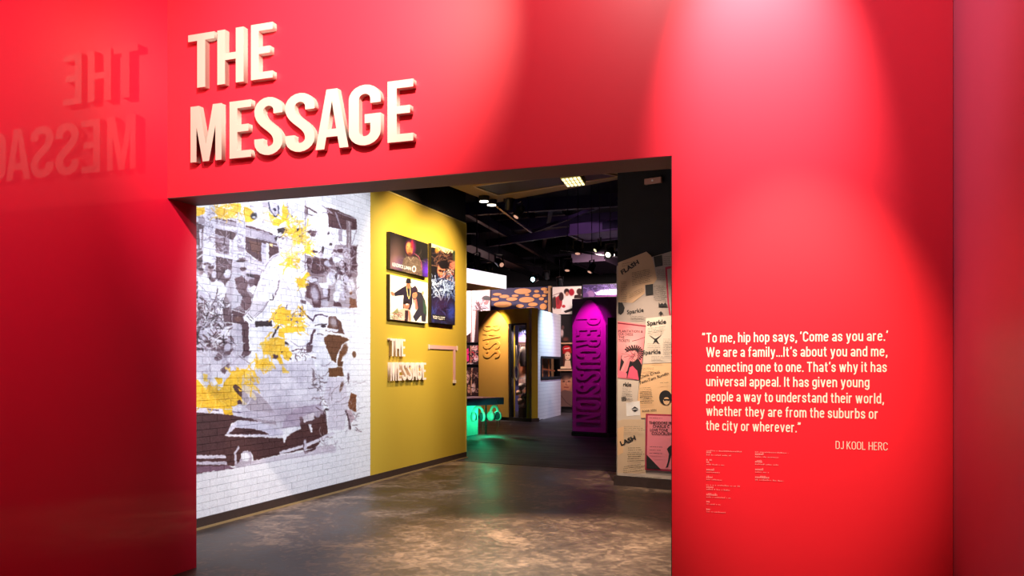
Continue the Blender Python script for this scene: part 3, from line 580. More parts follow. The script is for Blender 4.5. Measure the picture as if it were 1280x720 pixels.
T(t2).ell(348, 515, 13, 26, K_, .9).poly([(240, 520), (300, 525), (300, 545), (240, 540)], D_).ell(405, 550, 36, 55, (222, 222, 234)).line([(370, 500), (440, 520), (440, 590)], 5, G_).poly([(440, 510), (530, 510), (530, 545), (450, 540)], D_).poly([(200, 590), (380, 600), (440, 640), (370, 720), (240, 720), (250, 660), (200, 640)], (92, 62, 66)).scribble(320, 650, 110, 50, 26, 6, [D_, G_, K_], 16).ell(400, 640, 40, 30, (195, 190, 205)).ell(430, 620, 28, 36, D_, .8).ell(550, 670, 22, 40, D_, .85).ell(460, 600, 24, 40, W_).ell(500, 600, 36, 36, W_)
T(t2).poly([(0, 360), (30, 345), (105, 300), (100, 370), (40, 385)], Yl).ell(15, 355, 22, 14, K_).ell(130, 345, 34, 18, K_, 1, .3, -.4).poly([(60, 400), (150, 330), (185, 360), (140, 470), (80, 450)], Yl).line([(180, 370), (140, 400)], 11, K_).line([(0, 390), (60, 430)], 6, D_).poly([(190, 470), (225, 440), (240, 490), (225, 550), (175, 540), (205, 520)], Yl).poly([(205, 230), (225, 240), (215, 300), (200, 300)], Yl, .7).poly([(50, 575), (85, 575), (80, 630), (55, 625)], Yl).poly([(25, 640), (55, 645), (50, 672), (25, 668)], Yl, .9).poly([(95, 530), (120, 530), (115, 560), (90, 555)], (255, 225, 120)).poly([(110, 590), (150, 600), (140, 640), (115, 640)], (255, 225, 120)).poly([(90, 650), (115, 650), (110, 680), (90, 680)], (255, 215, 90))
# tile 4
T(t4).poly([(120, 90), (160, 55), (200, 0), (230, 10), (185, 110), (150, 140), (120, 125)], Yl).ell(250, 80, 60, 38, (216, 212, 226)).line([(195, 70), (240, 100), (300, 85), (300, 50), (250, 50)], 7, D_).poly([(185, 100), (290, 100), (330, 180), (330, 320), (270, 320), (240, 240), (190, 220), (200, 160)], (92, 60, 66)).ell(275, 200, 34, 70, (188, 180, 196), .9, .3, -.2).poly([(330, 140), (420, 130), (410, 210), (380, 300), (330, 320)], (150, 130, 140)).poly([(310, 100), (400, 90), (400, 150), (330, 140)], W_).ell(370, 180, 26, 40, L_).line([(405, 150), (400, 250)], 14, D_).ell(365, 280, 34, 34, (185, 178, 192)).line([(330, 240), (400, 230)], 9, D_)
T(t4).poly([(260, -10), (360, -10), (350, 15), (270, 15)], D_).scribble(500, 30, 50, 40, 30, 8, [D_, K_, W_, G_], 17).ell(585, 40, 14, 34, D_, .9, .3, .5).ell(510, 10, 40, 14, D_).ell(530, 210, 26, 44, L_).line([(510, 190), (515, 240)], 6, G_).line([(540, 180), (550, 230)], 5, D_).ell(603, 178, 14, 20, (130, 80, 55)).poly([(445, 250), (480, 260), (515, 290), (515, 308), (447, 308)], D_).poly([(585, 230), (640, 240), (655, 320), (590, 318)], (125, 80, 60)).poly([(530, 290), (600, 290), (600, 305), (530, 303)], G_).poly([(145, 245), (200, 260), (190, 290), (150, 270)], D_, .8)
T(t4).poly([(200, 330), (440, 310), (700, 330), (700, 380), (560, 372), (300, 350)], (226, 226, 236)).line([(200, 345), (690, 375)], 3, G_).scribble(620, 460, 70, 90, 24, 5, [G_, W_, L_], 18, .35)
# the chrome car nose, sidelights (tile 4 lower)
T(t4).line([(205, 390), (260, 440), (275, 390), (330, 380), (385, 400)], 13, (70, 45, 70)).ell(330, 425, 56, 34, W_).poly([(400, 400), (460, 400), (510, 450), (545, 560), (480, 545), (370, 530), (400, 470)], (104, 68, 56)).ell(445, 450, 30, 42, (185, 172, 180), .85, .4, -.4).line([(475, 430), (490, 520)], 8, D_).line([(280, 480), (340, 470), (380, 470)], 10, K_).ell(355, 488, 24, 12, K_).poly([(375, 500), (490, 515), (480, 535), (380, 530)], W_).line([(275, 520), (250, 560), (240, 640), (215, 650)], 22, (88, 58, 70)).ell(320, 540, 40, 20, W_).line([(300, 555), (350, 560)], 8, D_)
T(t4).poly([(360, 590), (400, 560), (500, 570), (590, 605), (520, 650), (485, 730), (400, 730), (370, 650)], (108, 68, 44)).line([(370, 550), (500, 565), (590, 600)], 11, (240, 236, 232)).poly([(270, 640), (340, 585), (370, 650), (400, 740), (250, 740)], W_).poly([(200, 650), (260, 660), (250, 720), (200, 720)], D_, .8).ell(540, 700, 28, 60, (110, 66, 40), .9, .2, .3)
T(t4).poly([(-20, 370), (60, 350), (60, 440), (20, 480), (-20, 470)], Yl).poly([(-20, 500), (180, 480), (190, 530), (60, 545), (-20, 545)], Yl).scribble(100, 410, 90, 70, 60, 7, [G_, D_, W_, Yl, (90, 85, 130)], 19, .8).line([(130, 310), (180, 360), (205, 400)], 12, Yl).line([(140, 320), (195, 380)], 6, D_).poly([(-20, 330), (70, 350), (40, 370), (-20, 370)], Yl)
T(t4).ell(20, 640, 26, 10, K_, 1, .3, .5).line([(60, 620), (130, 670), (220, 655)], 7, G_).line([(70, 710), (130, 690), (230, 700)], 9, D_).poly([(-20, 660), (40, 680), (50, 740), (-20, 740)], Yl)
T(t3).poly([(740, 320), (800, 310), (800, 450), (760, 470), (705, 450), (700, 400)], Yl).poly([(640, 620), (720, 590), (800, 600), (800, 740), (600, 740), (590, 650)], Yl).line([(750, 320), (690, 400), (700, 450)], 6, D_).line([(745, 480), (690, 580)], 16, K_).poly([(740, 510), (800, 500), (800, 600), (740, 570)], Yl).poly([(585, 650), (620, 620), (620, 690), (590, 680)], (252, 220, 110))
# tile 5: car bonnet, yellow paint across, dark flank
T(t5).poly([(-700, -20), (160, -10), (330, 20), (480, 100), (560, 200), (540, 300), (-700, 340)], (222, 218, 232), .8).poly([(200, -10), (330, -10), (280, 40), (190, 80), (160, 60)], D_, .8).poly([(420, -10), (500, -10), (480, 20), (430, 50), (400, 30)], D_, .85).poly([(215, 155), (300, 95), (300, 140), (250, 200)], D_, .8).line([(380, 30), (480, 100)], 4, D_).scribble(240, 60, 130, 100, 50, 11, [G_, W_, L_], 20, .5)
T(t5).poly([(-700, 260), (15, 250), (60, 250), (120, 300), (170, 310), (240, 290), (330, 170), (440, 150), (480, 160), (530, 260), (460, 290), (540, 400), (540, 440), (490, 420), (420, 370), (460, 470), (380, 470), (325, 500), (330, 580), (300, 600), (240, 550), (110, 515), (15, 495), (-700, 500)], Yl)
T(t5).poly([(15, 190), (60, 200), (110, 280), (90, 340), (60, 300), (15, 250)], W_).poly([(140, 220), (270, 200), (240, 310), (200, 350), (160, 300)], W_).poly([(170, 230), (235, 230), (235, 280), (200, 290)], Yl).poly([(60, 195), (100, 200), (100, 270), (70, 260)], (252, 215, 100)).poly([(530, 80), (640, 50), (700, 140), (640, 180), (540, 150)], Yl).poly([(690, 0), (740, 0), (800, 130), (760, 120)], Yl).ell(710, 40, 30, 22, D_).scribble(200, 400, 180, 70, 50, 5, [(225, 165, 40), (255, 225, 110), (200, 145, 50)], 21, .6)
T(t5).poly([(330, 300), (360, 290), (430, 350), (475, 390), (480, 440), (450, 460), (400, 400), (340, 340)], (86, 56, 50)).poly([(365, 320), (420, 350), (400, 360)], Yl).poly([(370, 440), (400, 430), (420, 470), (375, 470)], D_).poly([(490, 340), (560, 370), (640, 450), (700, 530), (700, 548), (480, 520), (440, 490), (480, 440), (470, 400), (540, 435), (545, 400)], (84, 54, 56)).line([(470, 380), (485, 430), (460, 475), (400, 495), (320, 490)], 12, (226, 222, 236)).line([(470, 280), (600, 380), (700, 520)], 12, W_)
T(t5).poly([(-700, 470), (15, 500), (340, 510), (730, 560), (730, 610), (330, 570), (15, 545), (-700, 560)], (230, 228, 242)).line([(110, 515), (200, 520)], 9, D_).line([(330, 535), (590, 565)], 6, (110, 90, 125)).poly([(240, 510), (325, 520), (330, 580), (305, 600), (260, 570)], Yl)
T(t5).poly([(-700, 560), (20, 545), (280, 560), (420, 585), (720, 620), (725, 655), (500, 625), (380, 612), (320, 640), (285, 720), (285, 1040), (-700, 1240)], (78, 46, 48))
T(t7).poly([(200, 100), (240, 45), (300, 28), (400, 35), (520, 75), (560, 100), (560, 130), (190, 125)], (222, 220, 238)).poly([(215, 108), (250, 75), (350, 80), (440, 100), (470, 118), (215, 116)], (78, 46, 48)).poly([(190, 130), (560, 140), (700, 70), (720, -20), (830, -40), (845, 100), (770, 200), (545, 245), (370, 285), (360, 240), (330, 220), (290, 240), (280, 300), (245, 320), (200, 320)], (80, 48, 48))
T(t7).line([(190, 122), (400, 130), (560, 130)], 10, (240, 238, 246)).poly([(555, 110), (580, 110), (575, 170), (562, 170)], W_).poly([(280, 295), (300, 225), (350, 225), (360, 285)], (188, 178, 196)).ell(318, 262, 26, 30, W_).line([(272, 200), (250, 240), (255, 320)], 14, (205, 200, 216)).poly([(245, 310), (290, 290), (360, 288), (400, 290), (260, 335)], G_, .8)
T(t7).poly([(-500, 255), (190, 250), (190, 270), (-500, 280)], (225, 220, 236)).poly([(-500, 292), (195, 290), (200, 312), (-500, 320)], (205, 198, 216)).poly([(-500, 330), (200, 318), (250, 335), (100, 355), (-500, 420)], (124, 92, 112))
# bonnet and nose, tile 6
T(t6).poly([(-380, 200), (-200, 130), (0, 100), (260, 60), (300, 200), (330, 400), (370, 560), (280, 500), (180, 560), (160, 600), (200, 660), (-60, 700), (-380, 560)], (208, 203, 218), .75).line([(0, 225), (100, 225), (180, 250)], 5, G_).poly([(120, 500), (330, 460), (350, 560), (170, 600), (150, 660), (-20, 690), (0, 600)], (180, 165, 188), .8)
T(t6).poly([(140, 580), (170, 580), (180, 640), (260, 620), (300, 520), (340, 560), (385, 650), (390, 740), (40, 740), (150, 690)], (84, 50, 48)).poly([(170, 575), (270, 540), (275, 600), (180, 635)], (246, 246, 250)).line([(290, 495), (350, 540), (380, 610)], 9, D_).poly([(215, 650), (240, 645), (260, 720), (240, 720)], W_).ell(300, 555, 28, 36, (196, 188, 204), .9)
T(t6).scribble(300, 260, 50, 60, 26, 7, [D_, K_, W_, L_], 22, .8).scribble(370, 430, 50, 80, 20, 6, [G_, W_, D_], 23, .7).line([(340, 120), (380, 125), (420, 90)], 8, G_).ell(265, 210, 12, 44, D_, .8, .4).ell(275, 295, 28, 10, K_, .9, .3).ell(385, 515, 22, 10, K_).poly([(400, 140), (520, 135), (540, 215), (405, 220)], (112, 70, 40)).poly([(400, -10), (480, -10), (465, 100), (420, 60)], (104, 66, 42)).poly([(500, -10), (550, -10), (500, 100), (480, 90)], (120, 76, 46)).poly([(480, 90), (530, 80), (520, 130), (485, 130)], (104, 66, 42)).line([(490, 0), (475, 110)], 8, W_)
T(t6).poly([(400, 225), (530, 230), (560, 330), (580, 440), (540, 700), (390, 700), (400, 500), (350, 400)], (214, 206, 222), .7).ell(577, 235, 8, 44, D_, .9, .3).ell(515, 310, 14, 44, (104, 66, 50), .9, .3, .3).poly([(600, 370), (650, 380), (650, 540), (600, 520), (570, 480)], (124, 74, 46)).poly([(550, 520), (600, 520), (640, 600), (600, 640), (570, 590)], (196, 170, 180)).line([(555, 530), (580, 600), (595, 690)], 14, D_).ell(630, 20, 18, 30, (120, 80, 56)).scribble(620, 620, 40, 80, 20, 6, [D_, W_, G_], 24, .6).line([(-20, 0), (60, 60)], 14, D_).scribble(180, 20, 90, 24, 24, 8, [D_, K_, W_, G_], 25).poly([(-20, 120), (50, 185), (0, 190), (-20, 180)], Yl)
T(t6).poly([(-20, 0), (60, -10), (70, 30), (40, 80), (0, 60)], Yl, .9)
# bumper and gutter
T(t7).line([(545, 235), (700, 190), (880, 110)], 20, (230, 226, 238)).line([(545, 222), (700, 178), (850, 112)], 4, D_).ell(700, 195, 12, 44, L_).line([(690, 150), (692, 230)], 4, D_).poly([(740, 215), (770, 195), (880, 180), (900, 220), (760, 240)], (204, 190, 206), .7).poly([(690, 230), (740, 210), (770, 200), (765, 215), (700, 245)], (80, 50, 56)).poly([(360, 290), (560, 250), (900, 200), (900, 230), (500, 290), (260, 335)], (205, 195, 212), .6).scribble(860, 170, 60, 50, 22, 5, [D_, G_, W_], 26, .5)
cv.t = (0, 0, 1)
for tt, cx_, cy_, rx_, ry_, n__ in ((t2, 60, 300, 50, 60, 26), (t2, 120, 400, 60, 60, 34), (t2, 205, 500, 30, 60, 20), (t2, 70, 610, 50, 60, 26), (t4, 150, 90, 30, 50, 16), (t3, 755, 400, 50, 70, 26), (t4, 70, 440, 90, 60, 34), (t3, 700, 660, 90, 60, 30), (t5, 620, 110, 80, 50, 24), (t5, 420, 230, 110, 70, 40), (t5, 120, 380, 120, 70, 30)):
    T(tt).scribble(cx_, cy_, rx_, ry_, n__, 11, [Yl, (246, 190, 44), (255, 215, 90)], int(cx_ * 3 + cy_), .8)
T(t4).ell(420, 60, 40, 60, W_, .9).ell(500, 130, 40, 60, W_, .9).ell(600, 120, 34, 60, (232, 228, 238), .9).ell(420, 20, 18, 24, L_).ell(560, 60, 22, 30, L_).ell(470, 220, 30, 50, W_, .9)
T(t6).ell(120, 560, 150, 70, (150, 132, 152), .55, .7).ell(-100, 560, 220, 60, (178, 164, 184), .5, .8).ell(60, 300, 200, 120, (236, 234, 244), .6, .8)
# folds and shadows of the figure in the cap, and the crowd either side
for p_, w__ in ([(690, 620), (650, 700), (600, 790)], 5), ([(800, 560), (780, 640), (790, 720)], 4), ([(860, 590), (905, 680), (930, 790)], 6), ([(720, 700), (760, 780), (740, 860)], 5): T(t1).line(p_, w__, G_, .7)
T(t1).ell(835, 470, 40, 66, (206, 200, 214), .8, .5).ell(780, 415, 16, 9, (120, 100, 112), .8, .4).line([(752, 500), (775, 506)], 4, D_).ell(765, 455, 10, 20, (190, 182, 198), .8, .5)
T(t3).poly([(600, 10), (650, 10), (610, 150), (560, 240), (530, 210), (580, 120)], (214, 208, 222), .7).poly([(760, 60), (800, 40), (860, 200), (850, 300), (780, 290), (750, 200)], (222, 218, 230), .8).line([(640, 60), (600, 190)], 5, G_, .6).line([(680, 40), (700, 160)], 4, G_, .6)
for i in range(14): T(t3).line([(20 + 9 * i, 30 + 14 * i), (70 + 11 * i, 60 + 15 * i)], 3, G_, .5)
for tt, cx_, cy_, rx_, ry_, n__ in ((t2, 330, 420, 130, 90, 46), (t2, 520, 600, 110, 100, 46), (t4, 480, 60, 160, 80, 50), (t4, 580, 200, 90, 60, 26), (t6, 520, 420, 110, 160, 46), (t1, 330, 640, 260, 60, 60), (t3, 380, 200, 80, 160, 46), (t2, 100, 480, 90, 120, 30)):
    T(tt).scribble(cx_, cy_, rx_, ry_, n__, 5, [L_, (196, 188, 204), G_, (226, 222, 234), (120, 96, 108)], int(cx_ + cy_), .55)
for fx_, fy_ in ((130, 700), (40, 720), (-60, 690), (-160, 700), (-260, 690)): T(t1).ell(fx_, fy_, 24, 32, (190, 170, 180)).ell(fx_ + 3, fy_ - 24, 28, 13, D_).ell(fx_ + 6, fy_ + 6, 12, 16, (140, 112, 120), .8, .5)
for fx_, fy_ in ((450, 560), (520, 640), (330, 560), (560, 560)): T(t2).ell(fx_, fy_, 20, 28, (214, 206, 220), .9).line([(fx_ - 20, fy_ - 12), (fx_, fy_ - 30), (fx_ + 20, fy_ - 12)], 7, D_, .8).ell(fx_ + 4, fy_ + 4, 8, 10, (150, 124, 134), .7, .5)
T(t1).line([(745, 555), (690, 590), (640, 640), (600, 720)], 6, (130, 110, 124), .8)
T(t3).line([(592, -20), (560, 90), (520, 190), (480, 330), (425, 400)], 5, (120, 98, 110), .85).line([(650, 262), (610, 335), (530, 405)], 5, D_, .8).line([(750, 70), (735, 150), (712, 205), (690, 250)], 6, D_, .7).poly([(320, 330), (340, 100), (300, 80), (270, 200)], (176, 164, 180), .6)
T(t4).line([(120, 120), (150, 200), (150, 260), (170, 330)], 5, (120, 98, 110), .8).line([(-10, 60), (60, 180), (70, 300)], 4, G_, .7).line([(60, 20), (90, 120), (100, 240)], 4, G_, .6)
T(t3).poly([(350, 60), (415, 30), (470, 90), (455, 160), (490, 220), (495, 300), (450, 350), (420, 330), (395, 290), (430, 240), (380, 170)], (96, 66, 74), .6)
cv.t = (0, 0, 1)
cv.warp(2.4, 11, 2).warp(1.4, 5, 5).blur(3)
tone = vnoise(cv.h, cv.w, 60, 5) * .5 + vnoise(cv.h, cv.w, 22, 6) * .3 + vnoise(cv.h, cv.w, 8, 7) * .2
side = np.clip((440 - (np.arange(cv.w) / cv.k + cv.x0)) / 40, 0, 1)[None] * np.clip((585 - (np.arange(cv.h) / cv.k + cv.y0)) / 60, .25, 1)[:, None]
cv.a *= 1 - (np.clip(tone - .38, 0, 1) * .34 * side)[..., None] * np.array([1, 1.05, .85])
cv.a = np.clip(cv.a, 0, 1); cv.grain(.10, 3, 3)
Yn, Zn = (5.0, Y1), (.08, 3.95)
def fnm(u, v): return [np.full(u.shape, XM), Yn[0] + (Yn[1] - Yn[0]) * u, Zn[0] + (Zn[1] - Zn[0]) * v]
fl_ = cv.flat(fnm, 900, 800); M['mural'] = print_mat('mural_print', fl_, (Yn, Zn), .6)
M['mortar'] = print_mat('mural_joint_print', fl_ * .84, (Yn, Zn), .9)
BW, BH, J = .2032, .0677, .004
wm = S('wall_mural', MB().box((XM - .30, YW + .3, .10), (XM - .006, Y1 - .001, ZT)), 'mortar')
bmesh_b = MB().box((-.009, -(BW - J) / 2, -(BH - J) / 2), (0, (BW - J) / 2, (BH - J) / 2)).mesh('brick'); halfs = {}
rows = int((ZT - .10) / BH); cand = []
for r_ in range(rows):
    z = .10 + BH * (r_ + .5); y = Y1 - (BW / 2 if r_ % 2 else BW); y += 0
    first = Y1
    while first > YW + .32:
        ln = BW / 2 if (first == Y1 and r_ % 2) else BW
        ln = min(ln, first - (YW + .30)); cand.append((first - ln / 2, z, ln)); first -= ln
def vis(c):
    px, py = proj((XM, c[0], c[1])); return 244 < px and py < 668 and py > 240
seen = sorted([c for c in cand if vis(c) and abs(c[2] - BW) < 1e-6], key=lambda c: c[0])[:300]
ss = set(seen); rest = MB(); rb = random.Random(8)
for y, z, ln in cand:
    if (y, z, ln) in ss: continue
    d = rb.uniform(-.0015, .001)
    rest.box((XM - .009, y - (ln - J) / 2, z - (BH - J) / 2), (XM + d, y + (ln - J) / 2, z + (BH - J) / 2))
rest.build('bricks', 'mural', wm, 'stuff')
for y, z, ln in seen: link('brick', bmesh_b, 'mural', wm, Matrix.Translation((XM + rb.uniform(-.0015, .001), y, z)))

# ================================================================== THE RED PORTAL
def big_sign(name, label, rows_, mtx_fn, depth, m, sc=1.0):
    """rows_: list of (letters, [(x0,x1)...], z0, z1)"""
    o0 = mtx_fn(rows_[0][1][0][0], rows_[-1][2]).translation
    root = empty(name, o0, label, 'sign')
    for chars, xs, z0, z1 in rows_:
        for ch, (a, b) in zip(chars, xs):
            link('letter', letter_mesh(ch, b - a, z1 - z0, depth), m, root, mtx_fn(a, z0))
    return root
YF = YW - .045
def fx(px, py): return on_y(px, py, YF).x
the = [(235.3, 268, 45, 110), (271.7, 304.6, 37.5, 107), (313.8, 341, 32, 101)]
mes = [(238.2, 277, 137, 203), (287, 314, 130, 199), (318, 353.3, 122, 195), (356.5, 393.5, 117, 192), (394.5, 435.7, 113, 188), (436, 476, 106, 184), (484.4, 516.6, 103, 178)]
z1a = np.mean([on_y(a, c, YF).z for a, b, c, d in the]); z0a = np.mean([on_y(a, d, YF).z for a, b, c, d in the])
z1b = np.mean([on_y(a, c, YF).z for a, b, c, d in mes]); z0b = np.mean([on_y(a, d, YF).z for a, b, c, d in mes])
xa = [(fx(a, c), fx(b, c)) for a, b, c, d in the]; xb = [(fx(a, c), fx(b, c)) for a, b, c, d in mes]
def mt_big(x, z): return frame((x, YW - .001, z), (1, 0, 0))
big_sign('letter_sign', 'large cream raised THE MESSAGE lettering on the red header over the opening', [('THE', xa, z0a, z1a), ('MESSAGE', xb, z0b, z1b)], mt_big, .045, 'cream')
# small twin of the sign on the yellow wall
ys0, ys1 = on_x(487.0, 450, XM + .03).y, on_x(531.5, 450, XM + .03).y
k_ = (ys1 - ys0) / (xb[-1][1] - xb[0][0]); ox, oz = xb[0][0], z0b; zb = on_x(487, 476, XM).z
def mt_sm(x, z): return frame((XM + .001, ys0 + (x - ox) * k_, zb + (z - oz) * k_), (0, 1, 0))
root = empty('small_letter_sign', (XM, ys0, zb), 'small pale raised THE MESSAGE lettering low on the mustard yellow wall', 'sign')
for chars, xs, z0, z1 in [('THE', xa, z0a, z1a), ('MESSAGE', xb, z0b, z1b)]:
    for ch, (a, b) in zip(chars, xs): link('letter', letter_mesh(ch, (b - a) * k_, (z1 - z0) * k_, .045), 'smallletter', root, mt_sm(a, z))if False else link('letter', letter_mesh(ch, (b - a) * k_, (z1 - z0) * k_, .045), 'smallletter', root, mt_sm(a, z0))

# quotation
lines = ['\u201cTo me, hip hop says, \u2018Come as you are.\u2019', 'We are a family...It\u2019s about you and me,', 'connecting one to one. That\u2019s why it has', 'universal appeal. It has given young',
         'people a way to understand their world,', 'whether they are from the suburbs or', 'the city or wherever.\u201d']
ends = [692, 690, 688, 628, 678, 657, 390]; basel = [78, 128, 179, 229, 281, 331, 381]
root = empty('wall_quotation', on_y(882, 540, YW), 'white seven line quotation lettered on the red wall right of the opening', 'lettering')
for i, (s, e, b) in enumerate(zip(lines, ends, basel)):
    xl = on_y(860 + (49 if i == 0 else 63) / 2.769, 428, YW).x; xr = on_y(860 + e / 2.769, 428, YW).x
    sans_text(s, 'text_line', 'white', frame((xl, YW - .001, on_y(882.8, 400 + b / 2.769, YW).z), (1, 0, 0)), .0545, xr - xl, .130, root)
xl, xr = on_y(860 + 511 / 2.769, 561, YW).x, on_y(860 + 691 / 2.769, 561, YW).x
sans_text('DJ KOOL HERC', 'attribution', 'white', frame((xl, YW - .001, on_y(1045, 400 + 446 / 2.769, YW).z), (1, 0, 0)), .042, xr - xl, .085, root)
# credit lines too small to read: rows of tiny strokes
def credits(name, label, x_px, rows_):
    root = empty(name, on_y(x_px, rows_[-1][0], YW), label, 'lettering'); rr = random.Random(x_px)
    for (py, wpx, big) in rows_:
        p = on_y(x_px, py, YW); x = p.x; end = p.x + wpx / 1.0 * (on_y(1000, 600, YW).x - on_y(900, 600, YW).x) / 100; mb = MB(); h = .013 if big else .0065
        while x < end:
            wd = rr.uniform(.004, .007) * (1.2 if big else .8); hh = h * rr.choice((.65, .65, 1))
            mb.box((x, YW - .002, p.z), (min(x + wd, end), YW - .0005, p.z + hh)); x += wd + .0025 + (.006 if rr.random() < .16 else 0)
        mb.build('credit_line', 'faintpink', root)
def cr_(zy): return 550 + zy / 7.2
credits('credit_text', 'longer column of tiny pale credit lines under the quotation', 883, [(cr_(100), 46, 0), (cr_(118), 6, 1), (cr_(138), 32, 0), (cr_(185), 7, 1), (cr_(205), 4, 1), (cr_(224), 23, 0), (cr_(274), 10, 1), (cr_(293), 18, 0), (cr_(342), 8, 1), (cr_(359), 20, 0),
        (cr_(408), 43, 0), (cr_(430), 9, 1), (cr_(447), 30, 0), (cr_(498), 14, 1), (cr_(517), 31, 0), (cr_(562), 6, 1), (cr_(580), 18, 0), (cr_(630), 5, 1), (cr_(648), 25, 0)])
credits('credit_text', 'shorter column of tiny pale credit lines beneath the quotation\u2019s middle', 944, [(cr_(112), 41, 0), (cr_(134), 12, 1), (cr_(155), 29, 0), (cr_(203), 9, 1), (cr_(222), 29, 0), (cr_(272), 10, 1), (cr_(292), 17, 0), (cr_(342), 18, 1), (cr_(362), 35, 0)])

# ================================================================== THREE PHOTO PANELS ON THE YELLOW WALL
def photo_panel(name, label, canvas, y0, y1, z0, z1, th=.048, cap=None, capm='paper', tw=300, group=None):
    XM = globals()['XM'] + .002; root = empty(name, (XM, (y0 + y1) / 2, z0), label, 'photo panel', group)
    MB().box((XM, y0, z0), (XM + th, y1, z1)).build('panel_edge', 'blackgloss', root)
    c = [(XM + th + .003, y0 + .004, z0 + .004), (XM + th + .003, y1 - .004, z0 + .004), (XM + th + .003, y1 - .004, z1 - .004), (XM + th + .003, y0 + .004, z1 - .004)]
    quad('photo_print', *c, print_mat(name + '_print', canvas.flat(bil(*c), tw, int(tw * (z1 - z0) / (y1 - y0))), None, .35), root, .002)
    return root
XP = XM + .053
def yz(px, py): p = on_x(px, py, XP); return p.y, p.z
# panel 1: hooded performer on a dark stage
c1 = Cv(480, 285, 545, 350, 8, (26, 22, 22)); c1.tile(480, 285, 12)
c1.ell(170, 480, 110, 230, (150, 110, 100), .75, .9).ell(130, 560, 60, 90, (190, 140, 120), .5, .9).ell(240, 560, 90, 90, (110, 70, 140), .5, .9).ell(640, 640, 70, 120, (90, 40, 190), .95, .7)
c1.poly([(270, 560), (290, 470), (340, 430), (400, 420), (470, 430), (530, 470), (560, 560), (575, 720), (270, 720)], (96, 78, 66)).line([(455, 380), (520, 430), (560, 520), (570, 620)], 14, (170, 80, 110), .7)
c1.ell(385, 300, 78, 130, (60, 28, 50), 1, .15, -.1).ell(430, 280, 42, 100, (120, 30, 90), .7, .5).ell(380, 310, 52, 98, (196, 112, 66), 1, .12, -.08).ell(365, 270, 26, 50, (236, 158, 96), .8, .5).ell(420, 250, 18, 70, (190, 40, 50), .7, .4).ell(352, 282, 10, 5, (50, 25, 25)).ell(405, 282, 10, 5, (50, 25, 25)).line([(376, 290), (372, 335), (388, 338)], 5, (150, 80, 50)).line([(360, 368), (404, 368)], 7, (110, 40, 40)).ell(385, 395, 34, 26, (80, 42, 34), .8, .3)
c1.line([(360, 430), (400, 490), (440, 440)], 9, (190, 170, 150), .7).scribble(420, 560, 130, 110, 120, 4, [(120, 100, 84), (66, 54, 48), (150, 130, 110)], 41, .5).ell(450, 615, 30, 48, (235, 225, 220), 1, .1).ell(450, 615, 17, 30, (90, 74, 64), 1, .1).scribble(300, 690, 250, 16, 40, 8, [(190, 150, 110), (60, 40, 50)], 42, .6)
c1.warp(1.5, 5)
y0, _ = yz(487.5, 320); y1, _ = yz(535, 320); z1 = (yz(487, 290)[1] + yz(535, 304)[1]) / 2; z0 = (yz(487, 338)[1] + yz(535, 345)[1]) / 2
pp = photo_panel('framed_photograph', 'wide photo panel of a hooded performer against a dark stage, on the yellow wall', c1, y0, y1, z0, z1)
h = z1 - z0; wd = y1 - y0
text('KENDRICK LAMAR', 'caption', 'paper', frame((XP + .003, y0 + .05 * wd, z0 + .085 * h), (0, 1, 0)), height=.052, width=wd * .48, bold=.004, parent=pp)
# panel 2: three men in hats and chains
c2 = Cv(480, 340, 545, 410, 8, (250, 240, 214)); c2.tile(480, 340, 11.08)
Dk = (46, 38, 52)
c2.ell(200, 400, 200, 200, (255, 250, 230), .6, .8).poly([(140, 290), (240, 225), (300, 190), (380, 200), (400, 260), (390, 440), (320, 640), (260, 640), (262, 420), (270, 320), (150, 335)], Dk).ell(118, 300, 20, 34, (196, 120, 84), 1, .15, -.6)
c2.ell(337, 185, 30, 44, (190, 116, 82)).poly([(300, 135), (375, 140), (370, 90), (315, 88)], (40, 34, 40)).ell(340, 145, 42, 12, (30, 26, 32)).line([(312, 210), (330, 330), (345, 370), (362, 320), (362, 210)], 9, (240, 214, 130)).ell(327, 180, 5, 4, (30, 20, 20)).ell(348, 180, 5, 4, (30, 20, 20)).line([(330, 208), (346, 208)], 4, (100, 40, 40))
c2.poly([(385, 300), (440, 260), (520, 290), (570, 400), (590, 560), (575, 690), (520, 680), (515, 600), (440, 690), (400, 620), (470, 500), (410, 420)], (52, 48, 58)).poly([(540, 360), (588, 480), (585, 600), (545, 560)], (60, 96, 70), .7).ell(425, 320, 34, 48, (206, 134, 96), 1, .12, .2).poly([(385, 220), (430, 190), (462, 230), (465, 262), (390, 290)], (58, 40, 56)).ell(425, 268, 46, 14, (44, 32, 46), 1, .15, -.3).poly([(412, 380), (450, 370), (470, 500), (440, 530), (420, 450)], (212, 110, 96)).line([(425, 390), (430, 520)], 7, (240, 220, 190)).ell(412, 318, 5, 4, (30, 20, 20)).ell(434, 312, 5, 4, (30, 20, 20)).line([(416, 346), (434, 342)], 4, (110, 40, 40))
c2.ell(310, 460, 42, 56, (200, 124, 92)).ell(310, 425, 42, 28, (40, 30, 30)).ell(318, 448, 22, 12, (235, 220, 210)).ell(300, 462, 5, 4, (30, 20, 20)).ell(326, 462, 5, 4, (30, 20, 20)).line([(300, 492), (322, 492)], 4, (110, 40, 40)).poly([(200, 530), (280, 500), (350, 520), (380, 600), (375, 690), (110, 660), (130, 580), (180, 500)], (226, 186, 160)).poly([(290, 530), (340, 530), (330, 680), (285, 680)], (60, 42, 46)).poly([(335, 540), (360, 540), (370, 670), (345, 675)], (224, 130, 100)).poly([(110, 570), (190, 500), (200, 560), (150, 600)], (150, 146, 96)).scribble(170, 610, 60, 50, 40, 6, [(120, 140, 90), (220, 120, 110), (250, 240, 220), (60, 50, 50)], 43)
c2.ell(538, 290, 14, 24, (214, 150, 110)).warp(1.2, 5)
